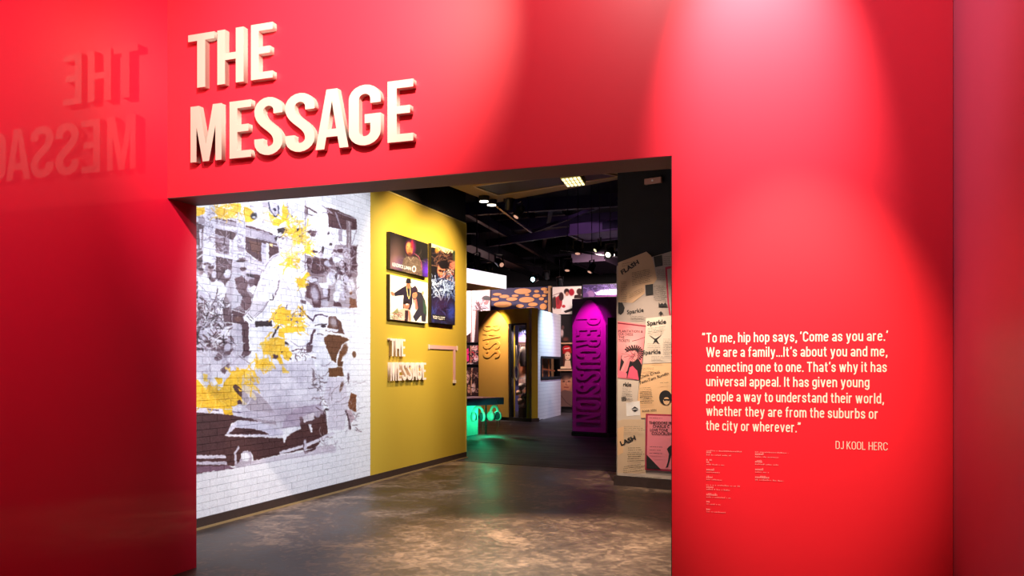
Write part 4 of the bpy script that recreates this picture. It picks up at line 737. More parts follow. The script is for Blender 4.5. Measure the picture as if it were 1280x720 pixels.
z1 = (yz(487, 344)[1] + yz(535, 352)[1]) / 2; z0 = (yz(487, 400)[1] + yz(535, 404)[1]) / 2
photo_panel('framed_photograph', 'white-ground photo panel of three men in hats and chains, on the yellow wall', c2, y0, y1, z0, z1)
# panel 3: performer in a blue leather jacket
c3 = Cv(530, 295, 580, 412, 8, (24, 20, 24)); c3.tile(532, 300, 6.667)
c3.poly([(40, 20), (250, 90), (245, 110), (190, 120), (150, 100), (110, 90), (90, 70), (60, 60), (40, 60)], (246, 226, 160)).ell(95, 85, 16, 26, (200, 130, 50), .9, .4).ell(215, 190, 34, 66, (214, 120, 96), 1, .15, -.1).ell(210, 140, 34, 34, (46, 24, 26)).ell(205, 290, 34, 60, (140, 110, 100), .9).scribble(215, 310, 30, 70, 50, 7, [(220, 190, 180), (40, 30, 40), (150, 60, 60)], 44).ell(236, 130, 12, 50, (60, 70, 50))
c3.ell(150, 190, 52, 70, (20, 15, 20)).scribble(150, 170, 50, 60, 80, 5, [(20, 15, 20), (70, 46, 46), (120, 80, 60)], 45).ell(132, 262, 34, 62, (206, 122, 92), 1, .12, -.15).ell(150, 205, 40, 36, (24, 18, 22)).line([(108, 252), (160, 262)], 10, (80, 44, 40)).ell(122, 256, 12, 10, (50, 30, 30)).ell(148, 262, 12, 10, (50, 30, 30)).line([(118, 298), (144, 302)], 8, (160, 40, 50)).line([(133, 262), (128, 282)], 4, (150, 80, 60))
c3.poly([(40, 360), (100, 320), (150, 330), (190, 330), (240, 380), (250, 700), (40, 700)], (38, 36, 62)).scribble(100, 380, 60, 60, 130, 6, [(150, 170, 210), (40, 50, 90), (200, 214, 240), (24, 24, 50)], 46).scribble(200, 400, 46, 60, 80, 6, [(90, 110, 170), (30, 36, 70), (160, 180, 220)], 47).line([(60, 370), (110, 440), (125, 500)], 8, (190, 206, 236)).line([(150, 340), (160, 420), (130, 500)], 8, (170, 190, 226)).ell(140, 560, 80, 80, (56, 34, 70), .8, .5).ell(215, 600, 30, 60, (56, 70, 170), .9, .5).ell(60, 620, 30, 60, (40, 46, 110), .8, .5).scribble(140, 620, 100, 70, 60, 5, [(50, 46, 100), (24, 20, 40), (70, 80, 160)], 48, .6)
c3.warp(1.3, 5)
y0, _ = yz(539.3, 350); y1, _ = yz(569, 350); z1 = (yz(539, 304)[1] + yz(569, 313)[1]) / 2; z0 = (yz(539, 404)[1] + yz(569, 406)[1]) / 2
pp = photo_panel('framed_photograph', 'tall photo panel of a performer in a blue leather jacket, on the yellow wall', c3, y0, y1, z0, z1, tw=200)
wd = y1 - y0
MB().box((XP + .003, y0 + .03 * wd, z0 + .055), (XP + .004, y0 + .56 * wd, z0 + .125)).build('caption_band', 'ink', pp)
text('MISSY ELLIOTT', 'caption', 'paper', frame((XP + .005, y0 + .05 * wd, z0 + .06), (0, 1, 0)), height=.05, width=wd * .49, bold=.004, parent=pp)
# right-angled reflection on the yellow wall, modelled as a pale pink strip
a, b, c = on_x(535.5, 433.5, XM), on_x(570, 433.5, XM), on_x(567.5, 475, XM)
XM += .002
root = empty('reflection_strip', (XM, b.y, c.z), 'slim pale pink strip standing for a right-angled reflection beside the small lettering', 'wall reflection')
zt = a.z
MB().box((XM, a.y, zt - .028), (XM + .012, b.y, zt + .028)).build('reflection_bar', 'reflectpink', root)
MB().box((XM, c.y - .045, c.z), (XM + .012, c.y + .03, zt - .028)).build('reflection_upright', 'reflectpink', root)
MB().box((XM, a.y - .02, zt - .036), (XM + .018, a.y, zt + .036)).build('reflection_end', 'smallletter', root)
MB().box((XM, b.y, zt - .036), (XM + .018, b.y + .03, zt + .036)).build('reflection_end', 'smallletter', root)
MB().box((XM, c.y - .06, c.z - .05), (XM + .018, c.y + .045, c.z)).build('reflection_end', 'smallletter', root)

XM -= .002
# ================================================================== CEILING OVER THE OPENING
ZS = 4.2
pa, pb, pc = on_z(562, 233, ZS), on_z(617, 254, ZS), on_z(790, 221, ZS)
S('ceiling_soffit', MB().prism([(pa.x, 7.5, ZS), pa, pb, pc, (2.5, pc.y - .3, ZS), (2.5, 7.5, ZS)], (0, 0, .3)), 'beige')
h1, h2, h3, h4 = on_z(592, 231.5, ZS), on_z(623, 243, ZS), on_z(775, 219, ZS), on_z(740, 213, ZS)
root = empty('ceiling_hatch', (h1 + h3) / 2, 'dark framed access hatch in the beige ceiling soffit', 'hatch')
dn = Vector((0, 0, -1))
MB().prism([h1, h2, h3, h4], (0, 0, -.012)).build('hatch_panel', 'beam', root)
fr = MB()
for p, q in ((h1, h2), (h2, h3), (h3, h4), (h4, h1)): fr.bar(p + dn * .012, q + dn * .012, .035, .02)
fr.build('hatch_frame', 'brass', root)
# grid floodlight
f = [on_z(*p, 4.05) for p in ((700.5, 223), (725, 220), (732, 231), (709, 233.5))]
root = empty('grid_floodlight', sum(f, Vector()) / 4, 'glowing grid floodlight hanging under the ceiling soffit', 'ceiling light')
hs_ = MB().prism(f, (0, 0, .09)).build('housing', 'brasshouse', root)
for i in range(5):
    for j in range(3):
        q = []
        for (a, b) in ((i + .2, j + .2), (i + .8, j + .2), (i + .8, j + .8), (i + .2, j + .8)):
            u, v = a / 5, b / 3; q.append(f[0] * (1 - u) * (1 - v) + f[1] * u * (1 - v) + f[2] * u * v + f[3] * (1 - u) * v + dn * .001)
        MB().prism(q, (0, 0, -.012)).build('light_cell', 'cell', hs_)
MB().tube([sum(f, Vector()) / 4 + Vector((0, 0, .09)), sum(f, Vector()) / 4 + Vector((0, 0, .15))], .03).build('mounting_stem', 'blackgloss', root)
# two bright discs of the small downlights at the soffit edge
for (px, py, lab) in ((605, 251.5, 'glowing oval downlight at the soffit corner, closer to the yellow wall'), (614.5, 256, 'glowing oval downlight at the soffit corner, farther from the yellow wall')):
    p = on_z(px, py, 4.12); root = empty('downlight', p, lab, 'ceiling light', None)
    MB().tube([p + Vector((0, 0, .10)), p], .085, 16).build('housing', 'blackgloss', root)
    MB().tube([p, p - Vector((0, 0, .012))], .07, 16).build('lens', 'bulb', root)
    MB().bar(p + Vector((0, 0, .10)), p + Vector((.0, -.0, 1.8)), .03, .03).build('hanging_rod', 'blackgloss', root)

# hall ceiling: ducts, beams, tracks, spotlights
def beam(label, p, q, wd, ht, m='beam', nm='ceiling_beam', cat='beam'):
    o = MB().bar(p, q, wd, ht).build(nm, m); tag(o, label, cat); return o
beam('dark ceiling beam running in from the yellow wall end', on_z(583, 262, 5.2), on_z(700, 330, 5.2), .12, .25)
beam('dark ceiling duct crossing low above the lightbox', on_z(578, 300, 4.9), on_z(680, 345, 4.9), .5, .3, nm='ceiling_duct', cat='duct')
beam('long dark crossbeam under the hall roof, above the lilac soffit', on_z(578, 309, 5.0), on_z(775, 280, 5.0), .12, .2)
beam('far crossbeam above the photo wall', on_z(580, 348, 5.4), on_z(775, 340, 5.4), .3, .25)
beam('second far crossbeam, just above the purple crowd picture', on_z(580, 340, 5.4), on_z(775, 331, 5.4), .2, .2)
beam('crossbeam close behind the beige soffit', on_z(583, 262, 5.3), on_z(775, 250, 5.3), .15, .3)
beam('mid hall crossbeam above the hanging projectors', on_z(583, 286, 5.5), on_z(775, 272, 5.5), .2, .3)
beam('sloping pipe above the yellow wall end', on_z(640, 300, 5.3), on_z(775, 248, 5.3), .08, .08, nm='ceiling_pipe', cat='pipe')
beam('slim pipe running toward the poster column', on_z(583, 330, 5.3), on_z(775, 312, 5.3), .08, .08, nm='ceiling_pipe', cat='pipe')
beam('slim pipe running away along the hall roof', on_z(690, 255, 5.4), on_z(672, 345, 5.4), .1, .1, nm='ceiling_pipe', cat='pipe')
for pts, lab in (([(712, 292.5), (775, 285), (775, 297), (731, 301)], 'lilac lit soffit box high beside the poster column'), ([(714, 327), (755, 324.5), (775, 333), (775, 343.5), (755, 343.5)], 'purple lit soffit box lower beside the poster column')):
    q = [on_z(*p, 4.9) for p in pts]; root = empty('ceiling_box', q[0], lab, 'ceiling box')
    MB().prism(q, (0, 0, .25)).build('box_body', 'lilacduct', root)
    for p_, q_ in zip(q, q[1:] + q[:1]): MB().bar(p_ - Vector((0, 0, .02)), q_ - Vector((0, 0, .02)), .08, .05).build('edge_rail', 'lilacduct', root)
q = [on_z(*p, 5.7) for p in ((583, 300), (620, 312), (690, 285), (640, 262))]
o = MB().prism(q, (0, 0, .1)).build('ceiling_panel', 'beam'); tag(o, 'dim violet acoustic panel flat under the hall roof above the lightbox', 'panel')
q = [on_z(*p, 5.7) for p in ((672, 290), (720, 283), (700, 262), (668, 266))]
o = MB().prism(q, (0, 0, .1)).build('ceiling_panel', 'beam'); tag(o, 'dim violet acoustic panel flat under the hall roof mid hall', 'panel')
tr = [((618, 255), (664, 290), 4.6, 'black lighting track starting at the soffit corner'), ((590, 322), (676, 333), 4.8, 'black lighting track above the white lightbox'), ((700, 312), (775, 322), 4.75, 'black lighting track between the two lilac boxes'), ((636, 337), (690, 352), 5.0, 'black lighting track above the disc-patterned wall')]
for a, b, z, lab in tr:
    p, q = on_z(*a, z), on_z(*b, z); root = empty('lighting_track', (p + q) / 2, lab, 'lighting track')
    MB().bar(p, q, .045, .04).build('rail', 'blackgloss', root)
    for t_ in (.1, .9):
        r_ = p.lerp(q, t_); MB().bar(r_, Vector((r_.x, r_.y, 6.0)), .02, .02).build('hanger', 'blackgloss', root)
def track_head(px, py, D, lens, label, aim=(0, -.6, -1), r=.08, L=.22, group=None):
    p = at(px, py, D); d = Vector(aim).normalized(); root = empty('track_spotlight', p, label, 'spotlight', group)
    r *= .8; hs_ = MB().tube([p - d * L, p - d * L * .85, p - d * .03, p], [r * .6, r * .9, r, r], 14).build('housing', 'blackgloss', root)
    MB().tube([p, p + d * .008], r * .6, 14).build('lens', lens, hs_)
    u = d.cross(Vector((0, 0, 1))).normalized(); y_ = MB()
    c = p - d * L * .5
    y_.bar(c - u * (r + .012), c - u * (r + .012) + Vector((0, 0, .16)), .012, .03).bar(c + u * (r + .012), c + u * (r + .012) + Vector((0, 0, .16)), .012, .03).bar(c - u * (r + .02) + Vector((0, 0, .16)), c + u * (r + .02) + Vector((0, 0, .16)), .03, .012)
    y_.build('yoke', 'blackgloss', root)
    MB().bar(c + Vector((0, 0, .165)), Vector((c.x, c.y, 6.0)), .012, .012).build('stem', 'blackgloss', root)
heads = [(645, 271, 14, 'bulb_warm', 'red rimmed lit spotlight on the track past the soffit corner', (-.5, -.5, -1), .09),
         (636, 261, 13.5, 'blackgloss', 'unlit black spotlight on the track past the soffit corner', (-.3, .6, -1), .08),
         (598, 335, 15, 'blackgloss', 'unlit black spotlight hanging above the white lightbox', (.2, .3, -1), .09),
         (627, 331, 16, 'bulb_warm', 'tilted spotlight with a warm glint above the end of the white lightbox', (.7, -.6, -.5), .09),
         (760, 318.5, 15, 'bulb', 'white glowing spotlight between the two lilac ceiling boxes', (-.2, -.8, -.5), .10),
         (744, 313, 15.5, 'cell', 'yellowish lit spotlight between the lilac ceiling boxes', (-.6, -.4, -.6), .07),
         (722, 317, 16, 'bulb_warm', 'upright spotlight with a dim red glint left of the lilac boxes', (0, -.25, -1), .10),
         (709, 338, 18, 'bulb_warm', 'small dim spotlight below the corner of the purple ceiling box', (0, -.3, -1), .10),
         (737, 340, 18, 'bulb_warm', 'small dim spotlight under the middle of the purple ceiling box', (-.4, -.4, -1), .09),
         (666, 349.3, 25, 'bulb_cyan', 'cyan-white glowing spotlight above the disc-patterned wall', (-.2, -1, -.25), .14),
         (700, 357, 25, 'blackgloss', 'unlit spotlight above the photo of performers in white', (0, .4, -1), .12),
         (683, 349, 26, 'blackgloss', 'unlit spotlight right of the cyan-white lamp', (0, .4, -1), .12),
         (612, 343, 19, 'blackgloss', 'unlit spotlight poking over the middle of the white lightbox', (0, .4, -1), .08)]
for px, py, D, ln, lab, am, r_ in heads: track_head(px, py, D, ln, lab, am, r_)

# ================================================================== WHITE LIGHTBOX CANOPY AND GREEN-LIT COUNTER
a, b, c, d = at(575, 332.5, 17.0), at(631, 346.3, 18.6), at(631, 362, 18.6), at(575, 351.5, 17.0)
for p_, q_ in ((a, d), (b, c)): q_.x, q_.y = p_.x, p_.y
zt, zb_ = (a.z + b.z) / 2, (c.z + d.z) / 2
n_ = Vector((b.x - a.x, b.y - a.y, 0)).normalized(); back = Vector((-n_.y, n_.x, 0)) * 1.6
root = empty('lightbox_canopy', (b.x, b.y, zb_), 'glowing white lightbox canopy over the counter beyond the yellow wall', 'lightbox')
MB().prism([(a.x, a.y, zb_), (b.x, b.y, zb_), (b.x + back.x, b.y + back.y, zb_), (a.x + back.x, a.y + back.y, zb_)], (0, 0, zt - zb_)).build('canopy_body', 'orange', root)
o_ = -back.normalized() * .02
MB().prism([Vector((a.x, a.y, zb_)) + o_, Vector((b.x, b.y, zb_)) + o_, Vector((b.x, b.y, zt)) + o_, Vector((a.x, a.y, zt)) + o_], o_).build('light_face', 'lightbox', root)
for t_ in (.3, .92):
    p = Vector((a.x + (b.x - a.x) * t_, a.y + (b.y - a.y) * t_, zt)) + back * .4; MB().bar(p, Vector((p.x, p.y, 6.0)), .03, .03).build('hanging_rod', 'blackgloss', root)
# counter
D2 = 18.2; r1, r2 = at(630, 496.5, D2), at(630, 505.5, D2); l1 = at(578, 497, 17.2)
zt, zb_ = r1.z, r2.z; e = Vector((l1.x - .1, l1.y, 0)); g = Vector((r1.x, r1.y, 0)); n_ = (g - e).normalized(); bk = Vector((-n_.y, n_.x, 0)) * .95
root = empty('listening_counter', (g.x - 1, g.y, 0), 'dark purple counter with a green lit base beyond the yellow wall', 'counter')
MB().prism([e + Vector((0, 0, zb_)), g + Vector((0, 0, zb_)), g + bk + Vector((0, 0, zb_)), e + bk + Vector((0, 0, zb_))], (0, 0, zt - zb_)).build('counter_slab', 'deskpurple', root, bevel=.01)
bs = on_z(597.5, 543.5, 0); b0 = e + bk * .25
MB().prism([Vector((e.x - .3, on_z(578, 551, 0).y, 0)), bs, bs + bk * .6, Vector((e.x - .3, bs.y + .5, 0))], (0, 0, zb_)).build('counter_base', 'palegreen', root)
for px in (596, 621):
    p = at(px, 502, D2 - (.5 if px < 600 else .12)); MB().box((p.x - .03, p.y - .012, p.z - .03), (p.x + .03, p.y + .01, p.z + .03)).build('socket_plate', 'ink', root)
lp = at(607.5, 506, D2 + .2); MB().bar(Vector((lp.x, lp.y, 0)), Vector((lp.x, lp.y, zb_)), .03, .03).build('leg', 'blackgloss', root)
def headphones(px, py, D, rz, label):
    c = at(px, py, D); root = empty('headphones', c, label, 'headphones', 'headphones hanging from the counter')
    R = Matrix.Rotation(rz, 3, 'Z'); tp = lambda x, y, z: c + R @ Vector((x, y, z))
    MB().tube([tp(.11 * math.cos(t), 0, .02 + .15 * math.sin(t)) for t in [math.pi * i / 12 for i in range(13)]], .028, 10).build('headband', 'foam', root, smooth=True)
    for s in (-1, 1):
        o = MB().tube([tp(s * .15, 0, -.04), tp(s * .13, 0, -.04), tp(s * .085, 0, -.04)], [.05, .10, .105], 16).build('ear_cup', 'foam', root, smooth=True)
        MB().tube([tp(s * .085, 0, -.04), tp(s * .05, 0, -.04)], [.09, .08], 16).build('ear_cushion', 'cushion', o, smooth=True)
    pz = zb_ - c.z
    MB().bar(tp(0, 0, .16), tp(0, 0, pz - .002), .02, .02).build('hook', 'blackgloss', root)
    cd = MB().tube([tp(.15, 0, -.12), tp(.17, .02, -.25), tp(.10, .03, -.40), tp(.12, .05, -.2), tp(.14, .06, pz)], .006, 6).build('cord', 'blackgloss', root)
headphones(597.5, 518.5, D2 - .55, .7, 'green lit headphones hanging at the base end of the purple counter')
headphones(618, 517.5, D2 - .2, 1.1, 'green lit headphones hanging near the free end of the purple counter')
spot('green_light', Vector((at(612, 500, D2 + .15).x, at(612, 500, D2 + .15).y, zb_ - .06)), at(604, 530, D2 - .5), 46, (.02, 1, .42), 150, 1, .05)
spot('green_light', at(603, 538, D2 - 1.5), at(607, 522, D2 - .3), 42, (.05, 1, .45), 44, .6, .03)  # added spot near the floor, no fitting, brightens the headphones
spot('green_light', at(592, 513, D2 - 1.1), at(590, 540, D2 - .3), 14, (.02, 1, .42), 120, 1, .05)

spot('counter_fill', at(606, 372, D2 - .1), at(606, 500, D2), 60, (1, .6, .75), 60, 1, .05)  # added pink spot without a fitting, lifts the counter slab
# ================================================================== BASS KIOSK
k0, k1, k2 = on_z(598, 523.5, 0), on_z(664.5, 527.8, 0), on_z(701, 519, 0)
zk = .5 * (at(664.5, 384.6, 0).z + at(664.5, 384.6, 1).z) if False else EYE + (HOR - 384.6) / F_PX * (k1.x * -SA + k1.y * CA)
dk = (k1 - k0).normalized(); nk = Vector((dk.y, -dk.x, 0))      # nk points to the viewer
if nk.y > 0: nk = -nk
Pk, Nk = k0, nk
def hitp(px, py, P, N):
    r = ray(px, py); o = Vector((0, 0, EYE)); return o + r * ((P - o).dot(N) / r.dot(N))
def HK(px, py, off=0): return hitp(px, py, k0 + nk * off, nk)
root = empty('bass_kiosk', (k0 + k1) / 2, 'ochre kiosk with a tall orange arch lettered BASS and a white block side', 'kiosk')
k3 = k0 + (k2 - k1)
cA, cB = HK(636, 470), HK(658.5, 470)     # display case opening
def seg(mb, a, b, z0, z1, th=.25): return mb.prism([Vector((a.x, a.y, z0)), Vector((b.x, b.y, z0)), Vector((b.x, b.y, z1)), Vector((a.x, a.y, z1))], -nk * th)
cz0, cz1 = HK(640, 524).z, HK(640, 404.5).z
mb = MB(); seg(mb, k0, cA, .0, zk); seg(mb, cB, k1, 0, zk); seg(mb, cA, cB, 0, cz0); seg(mb, cA, cB, cz1, zk)
mb.build('front_board', 'ochre', root)
wn = [on for on in ()]
sd = (k2 - k1).normalized(); ns = Vector((sd.y, -sd.x, 0))
if ns.x < 0: ns = -ns
def HS(px, py): return hitp(px, py, k1, ns)
z1s = HS(690, 447).z; z0s = HS(690, 472).z; w0 = HS(676, 460)
mb = MB()
def sseg(a, b, z0, z1): mb.prism([Vector((a.x, a.y, z0)), Vector((b.x, b.y, z0)), Vector((b.x, b.y, z1)), Vector((a.x, a.y, z1))], -dk * .15)
sseg(k1, w0, 0, zk); sseg(w0, k2, 0, z0s); sseg(w0, k2, z1s, zk)
mb.build('side_wall', 'whiteblock', root)
wb = MB(); wb.prism([Vector((w0.x, w0.y, z0s)) - ns * .3, Vector((k2.x, k2.y, z0s)) - ns * .3, Vector((k2.x, k2.y, z1s)) - ns * .3, Vector((w0.x, w0.y, z1s)) - ns * .3], -ns * .05).build('niche_back', 'darkwood', root)
fr = MB(); e_ = .06
for p_, q_ in (((w0, z0s), (k2, z0s)), ((w0, z1s), (k2, z1s)), ((w0, z0s), (w0, z1s))):
    fr.bar(Vector((p_[0].x, p_[0].y, p_[1])), Vector((q_[0].x, q_[0].y, q_[1])), e_, e_)
fr.build('niche_frame', 'blackgloss', root)
for i in range(5):
    p = w0 + sd * (.18 + .0) - ns * .15; z = z0s + .06 + i * .11; MB().box((p.x - .02, p.y - .06, z), (p.x + .05, p.y + .06, z + .045)).build('niche_light', 'shelf', root)
for t_ in (.38, .7):
    p = w0.lerp(k2, t_) - ns * .2; MB().bar(Vector((p.x, p.y, z0s)), Vector((p.x, p.y, z1s)), .05, .03).build('niche_post', 'orangewall', root)
MB().bar(Vector((w0.x, w0.y, (z0s + z1s) / 2)) - ns * .2, Vector((k2.x, k2.y, (z0s + z1s) / 2 - .1)) - ns * .2, .03, .04).build('niche_rail', 'orangewall', root)
MB().prism([k1 - nk * .2, k1 + sd * (k2 - k1).length - ns * .2, k3, k0 - nk * .2], (0, 0, .02)).build('floor_plate', 'greyfloor', root)
MB().prism([k0 + Vector((0, 0, 0)) + nk * .03, k1 + nk * .03 + ns * .02, k1 - nk * .3, k0 - nk * .3], (0, 0, .10)).build('plinth', 'darkwood', root)
# arch slab and raised letters
def arch(root, mkpt, x0, x1, zbot, zspring, ztop, m, th, nv, nm='arch_board'):
    """mkpt(u, z): u across 0..1"""
    pts = [mkpt(0, zbot)] + [mkpt(1, zbot)]; N = 18; H = ztop - zspring
    for i in range(N + 1):
        t = i / N; u = 1 - t; q = abs(2 * u - 1); pts.append(mkpt(u, zspring + H * (1 - q ** 1.75)))
    return MB().prism(pts, -nv * th).build(nm, m, root)
a0, a1 = HK(598.4, 450, .05), HK(635.2, 450, .05)
ztop, zsp = HK(617, 387.3, .05).z, HK(600, 412, .05).z
bd_ = arch(root, lambda u, z: Vector((a0.x + (a1.x - a0.x) * u, a0.y + (a1.y - a0.y) * u, z)), 0, 1, .10, zsp, ztop, 'orange', .05, nk)
def tower_text(word, root, PK, nv, across, px0, px1, ys, m, depth):
    """letters turned clockwise, stacked downward; tops point across (to the right)"""
    for ch, (ya, yb) in zip(word, ys):
        p0 = PK(px0, ya); p1 = PK(px0, yb); pr = PK(px1, ya)
        hgt = (Vector((pr.x, pr.y, 0)) - Vector((p0.x, p0.y, 0))).length; wid = p0.z - p1.z
        link('letter', letter_mesh(ch, wid, hgt, depth), m, root, frame(p0, (0, 0, -1), across))
ys = [(405.5, 414), (415.5, 425), (426.5, 436.2), (437.5, 447.5)]
# letters read downward: their tops face right
tower_text('BASS', bd_, lambda x, y: HK(x, y, .05), nk, dk, 604.3, 625.3, ys, 'orange', .012)
# display case in the kiosk
case = empty('display_case', (cA + cB) / 2 - nk * .1, 'narrow black framed glass display case set in the ochre kiosk', 'display case')
fr = MB(); A = lambda t_, z, o=0.02: Vector((cA.x + (cB.x - cA.x) * t_, cA.y + (cB.y - cA.y) * t_, z)) + nk * o
fr.prism([A(0, cz0), A(.17, cz0), A(.17, cz1), A(0, cz1)], -nk * .1).prism([A(.96, cz0), A(1, cz0), A(1, cz1), A(.96, cz1)], -nk * .1).prism([A(.17, cz0), A(.96, cz0), A(.96, cz0 + .04), A(.17, cz0 + .04)], -nk * .1).prism([A(.17, cz1 - .05), A(.96, cz1 - .05), A(.96, cz1), A(.17, cz1)], -nk * .1)
fr.build('case_frame', 'blackgloss', case)
cc = Cv(634, 400, 662, 528, 8, (120, 84, 76)); cc.tile(632, 395, 5.143)
cc.poly([(38, 60), (128, 60), (128, 110), (38, 110)], (120, 130, 205)).poly([(38, 110), (128, 110), (128, 135), (38, 135)], (88, 80, 150)).poly([(38, 135), (128, 135), (128, 168), (38, 168)], (150, 110, 140)).poly([(38, 168), (128, 168), (128, 235), (38, 235)], (66, 44, 44))
for y in (180, 192, 204, 216): cc.line([(42, y), (124, y + 3)], 3, (140, 104, 92), .7)
cc.ell(85, 250, 60, 26, (214, 160, 130), .8, .6).ell(80, 280, 40, 14, (90, 60, 56), .7).ell(108, 335, 20, 44, (232, 130, 90), .8, .5).scribble(80, 500, 44, 110, 70, 7, [(60, 62, 70), (130, 110, 100), (90, 84, 92), (180, 110, 80), (40, 34, 36)], 61, .7).ell(70, 540, 22, 14, (226, 130, 90), .9, .5).poly([(38, 590), (128, 590), (128, 660), (38, 660)], (70, 52, 48)).line([(60, 520), (90, 570), (50, 580)], 4, (200, 200, 206), .7)
cc.warp(1.2, 6)
q = [A(.15, cz0, -.28), A(.97, cz0, -.28), A(.97, cz1, -.28), A(.15, cz1, -.28)]
quad('case_back', *q, print_mat('case_back_print', cc.flat(bil(*q), 120, 640), None, .5), case)
mb = MB(); mb.tube([A(.56, 1.5, -.16), A(.55, 1.65, -.16), A(.56, 1.85, -.16), A(.58, 1.98, -.16), A(.58, 2.04, -.16)], [.07, .10, .13, .10, .04], 12).build('mannequin_jacket', 'mannequin', case, smooth=True)
mb = MB()
ch = [A(.40, 2.08, -.01), A(.44, 1.8, .0), A(.42, 1.55, .01), A(.34, 1.42, .01), A(.36, 1.22, .01), A(.44, 1.12, .01), A(.52, 1.22, .01), A(.54, 1.42, .01), A(.46, 1.55, .01), A(.56, 1.8, .0), A(.60, 2.08, -.01)]
mb.tube(ch, .018, 6).build('chain_necklace', 'silver', case, smooth=True)
for i, (t_, z, s_) in enumerate(((.55, .95, .16), (.38, .78, .11), (.65, .72, .1), (.5, .55, .15))):
    MB().tube([A(t_ - .14, z - s_ / 2, -.16), A(t_, z, -.10), A(t_ + .14, z + s_ / 3, -.16)], [.04, s_ * .6, .05], 10).build('exhibit_shoe' if i % 2 else 'exhibit_cap', 'casewarm' if i % 2 else 'mannequin', case, smooth=True)
MB().prism([A(.17, cz0 + .04, .0), A(.96, cz0 + .04, .0), A(.96, cz1 - .05, .0), A(.17, cz1 - .05, .0)], -nk * .008).build('glass_pane', 'glass', case)
text('ROLE', 'case_heading', 'ink', frame(A(.24, HK(645, 417).z, -.25), dk), height=.16, width=(cB - cA).length * .66, bold=.01, parent=case)
# lights on the kiosk
pz = A(-.45, 0); lp = Vector((pz.x, pz.y, 0)) + nk * .5
spot('arch_light', HK(617, 366, .55), HK(617, 440, .05), 480, (1, .86, .62), 62, .8, .02)
spot('side_light', HS(684, 375) + ns * 1.3 + Vector((0, 0, .9)), HS(683, 420), 800, (.62, .92, 1), 56, 1, .03)
spot('side_wash', HS(690, 400) + ns * 2.6 + Vector((0, 0, 1.2)), HS(688, 470), 330, (.85, .6, 1), 70, 1, .05)
spot('case_light', A(.4, cz1 - .12, -.03), A(.55, 1.5, -.28), 110, (1, .80, .68), 130, 1, .02)
spot('case_light', A(.3, 1.25, -.03), A(.6, .7, -.28), 14, (1, .75, .6), 140, 1, .02)

# ================================================================== PERCUSSION KIOSK
q0, q1 = on_z(715, 545, 0), on_z(760, 547.5, 0); dp = (q1 - q0).normalized(); np_ = Vector((dp.y, -dp.x, 0))
if np_.y > 0: np_ = -np_
def HP(px, py, off=0): return hitp(px, py, q0 + np_ * off, np_)
root = empty('percussion_kiosk', (q0 + q1) / 2, 'dark purple kiosk with a magenta arch board lettered PERCUSSION', 'kiosk')
def pseg(mb, x0, x1, y0, y1, th):
    A, B = HP(x0, 480), HP(x1, 480); za, zb2 = HP((x0 + x1) / 2, y1).z, HP((x0 + x1) / 2, y0).z
    return mb.prism([Vector((A.x, A.y, za)), Vector((B.x, B.y, za)), Vector((B.x, B.y, zb2)), Vector((A.x, A.y, zb2))], -np_ * th)
pseg(MB(), 715.2, 759.5, 372.5, 541, .8).build('kiosk_body', 'purple', root)
pseg(MB(), 759.6, 790, 371.5, 396.5, .5).build('lintel', 'purple', root)
pseg(MB(), 714.4, 762, 541.2, 547, .8).build('plinth', 'darkwood', root)
b0_, b1_ = HP(715.6, 450, .05), HP(757.4, 450, .05)
bd2_ = arch(root, lambda u, z: Vector((b0_.x + (b1_.x - b0_.x) * u, b0_.y + (b1_.y - b0_.y) * u, z)), 0, 1, HP(730, 539.5, .05).z, HP(716, 407, .05).z, HP(736, 374.8, .05).z, 'magenta', .05, np_)
ys = [(396, 406.5), (410, 419.5), (422.5, 433), (436, 447), (449.8, 461.2), (463.8, 475.5), (478.5, 490), (493, 496.5), (499.5, 512), (515, 527.5)]
tower_text('PERCUSSION', bd2_, lambda x, y: HP(x, y, .05), np_, dp, 721.3, 750.7, ys, 'magenta', .022)
spot('magenta_light', HP(736, 350, .75), HP(736, 425, .05), 120, (1, .06, .85), 60, .8, .02)

# ================================================================== PHOTO WALLS AND FAR DISPLAYS
YB = 26.0
def flat_thing(name, label, cat, px0, py0, px1, py1, Y, canvas=None, m=None, group=None, emit=0, th=.06, frame_m=None, tw=160):
    A, B = on_y(px0, py1, Y), on_y(px1, py1, Y); zt = on_y((px0 + px1) / 2, py0, Y).z; zb = on_y((px0 + px1) / 2, py1, Y).z
    root = empty(name, ((A.x + B.x) / 2, Y, zb), label, cat, group)
    MB().box((A.x, Y, zb), (B.x, Y + th, zt)).build('backing_board', frame_m or 'blackgloss', root)
    c = [(A.x + .02, Y - .004, zb + .02), (B.x - .02, Y - .004, zb + .02), (B.x - .02, Y - .004, zt - .02), (A.x + .02, Y - .004, zt - .02)]
    if canvas: m = print_mat(name + '_print', canvas.flat(bil(*c), tw, max(8, int(tw * (zt - zb) / (B.x - A.x)))), None, .4, emit)
    quad('photo_print', *c, m if not isinstance(m, str) else M[m], root, .003)
    return root
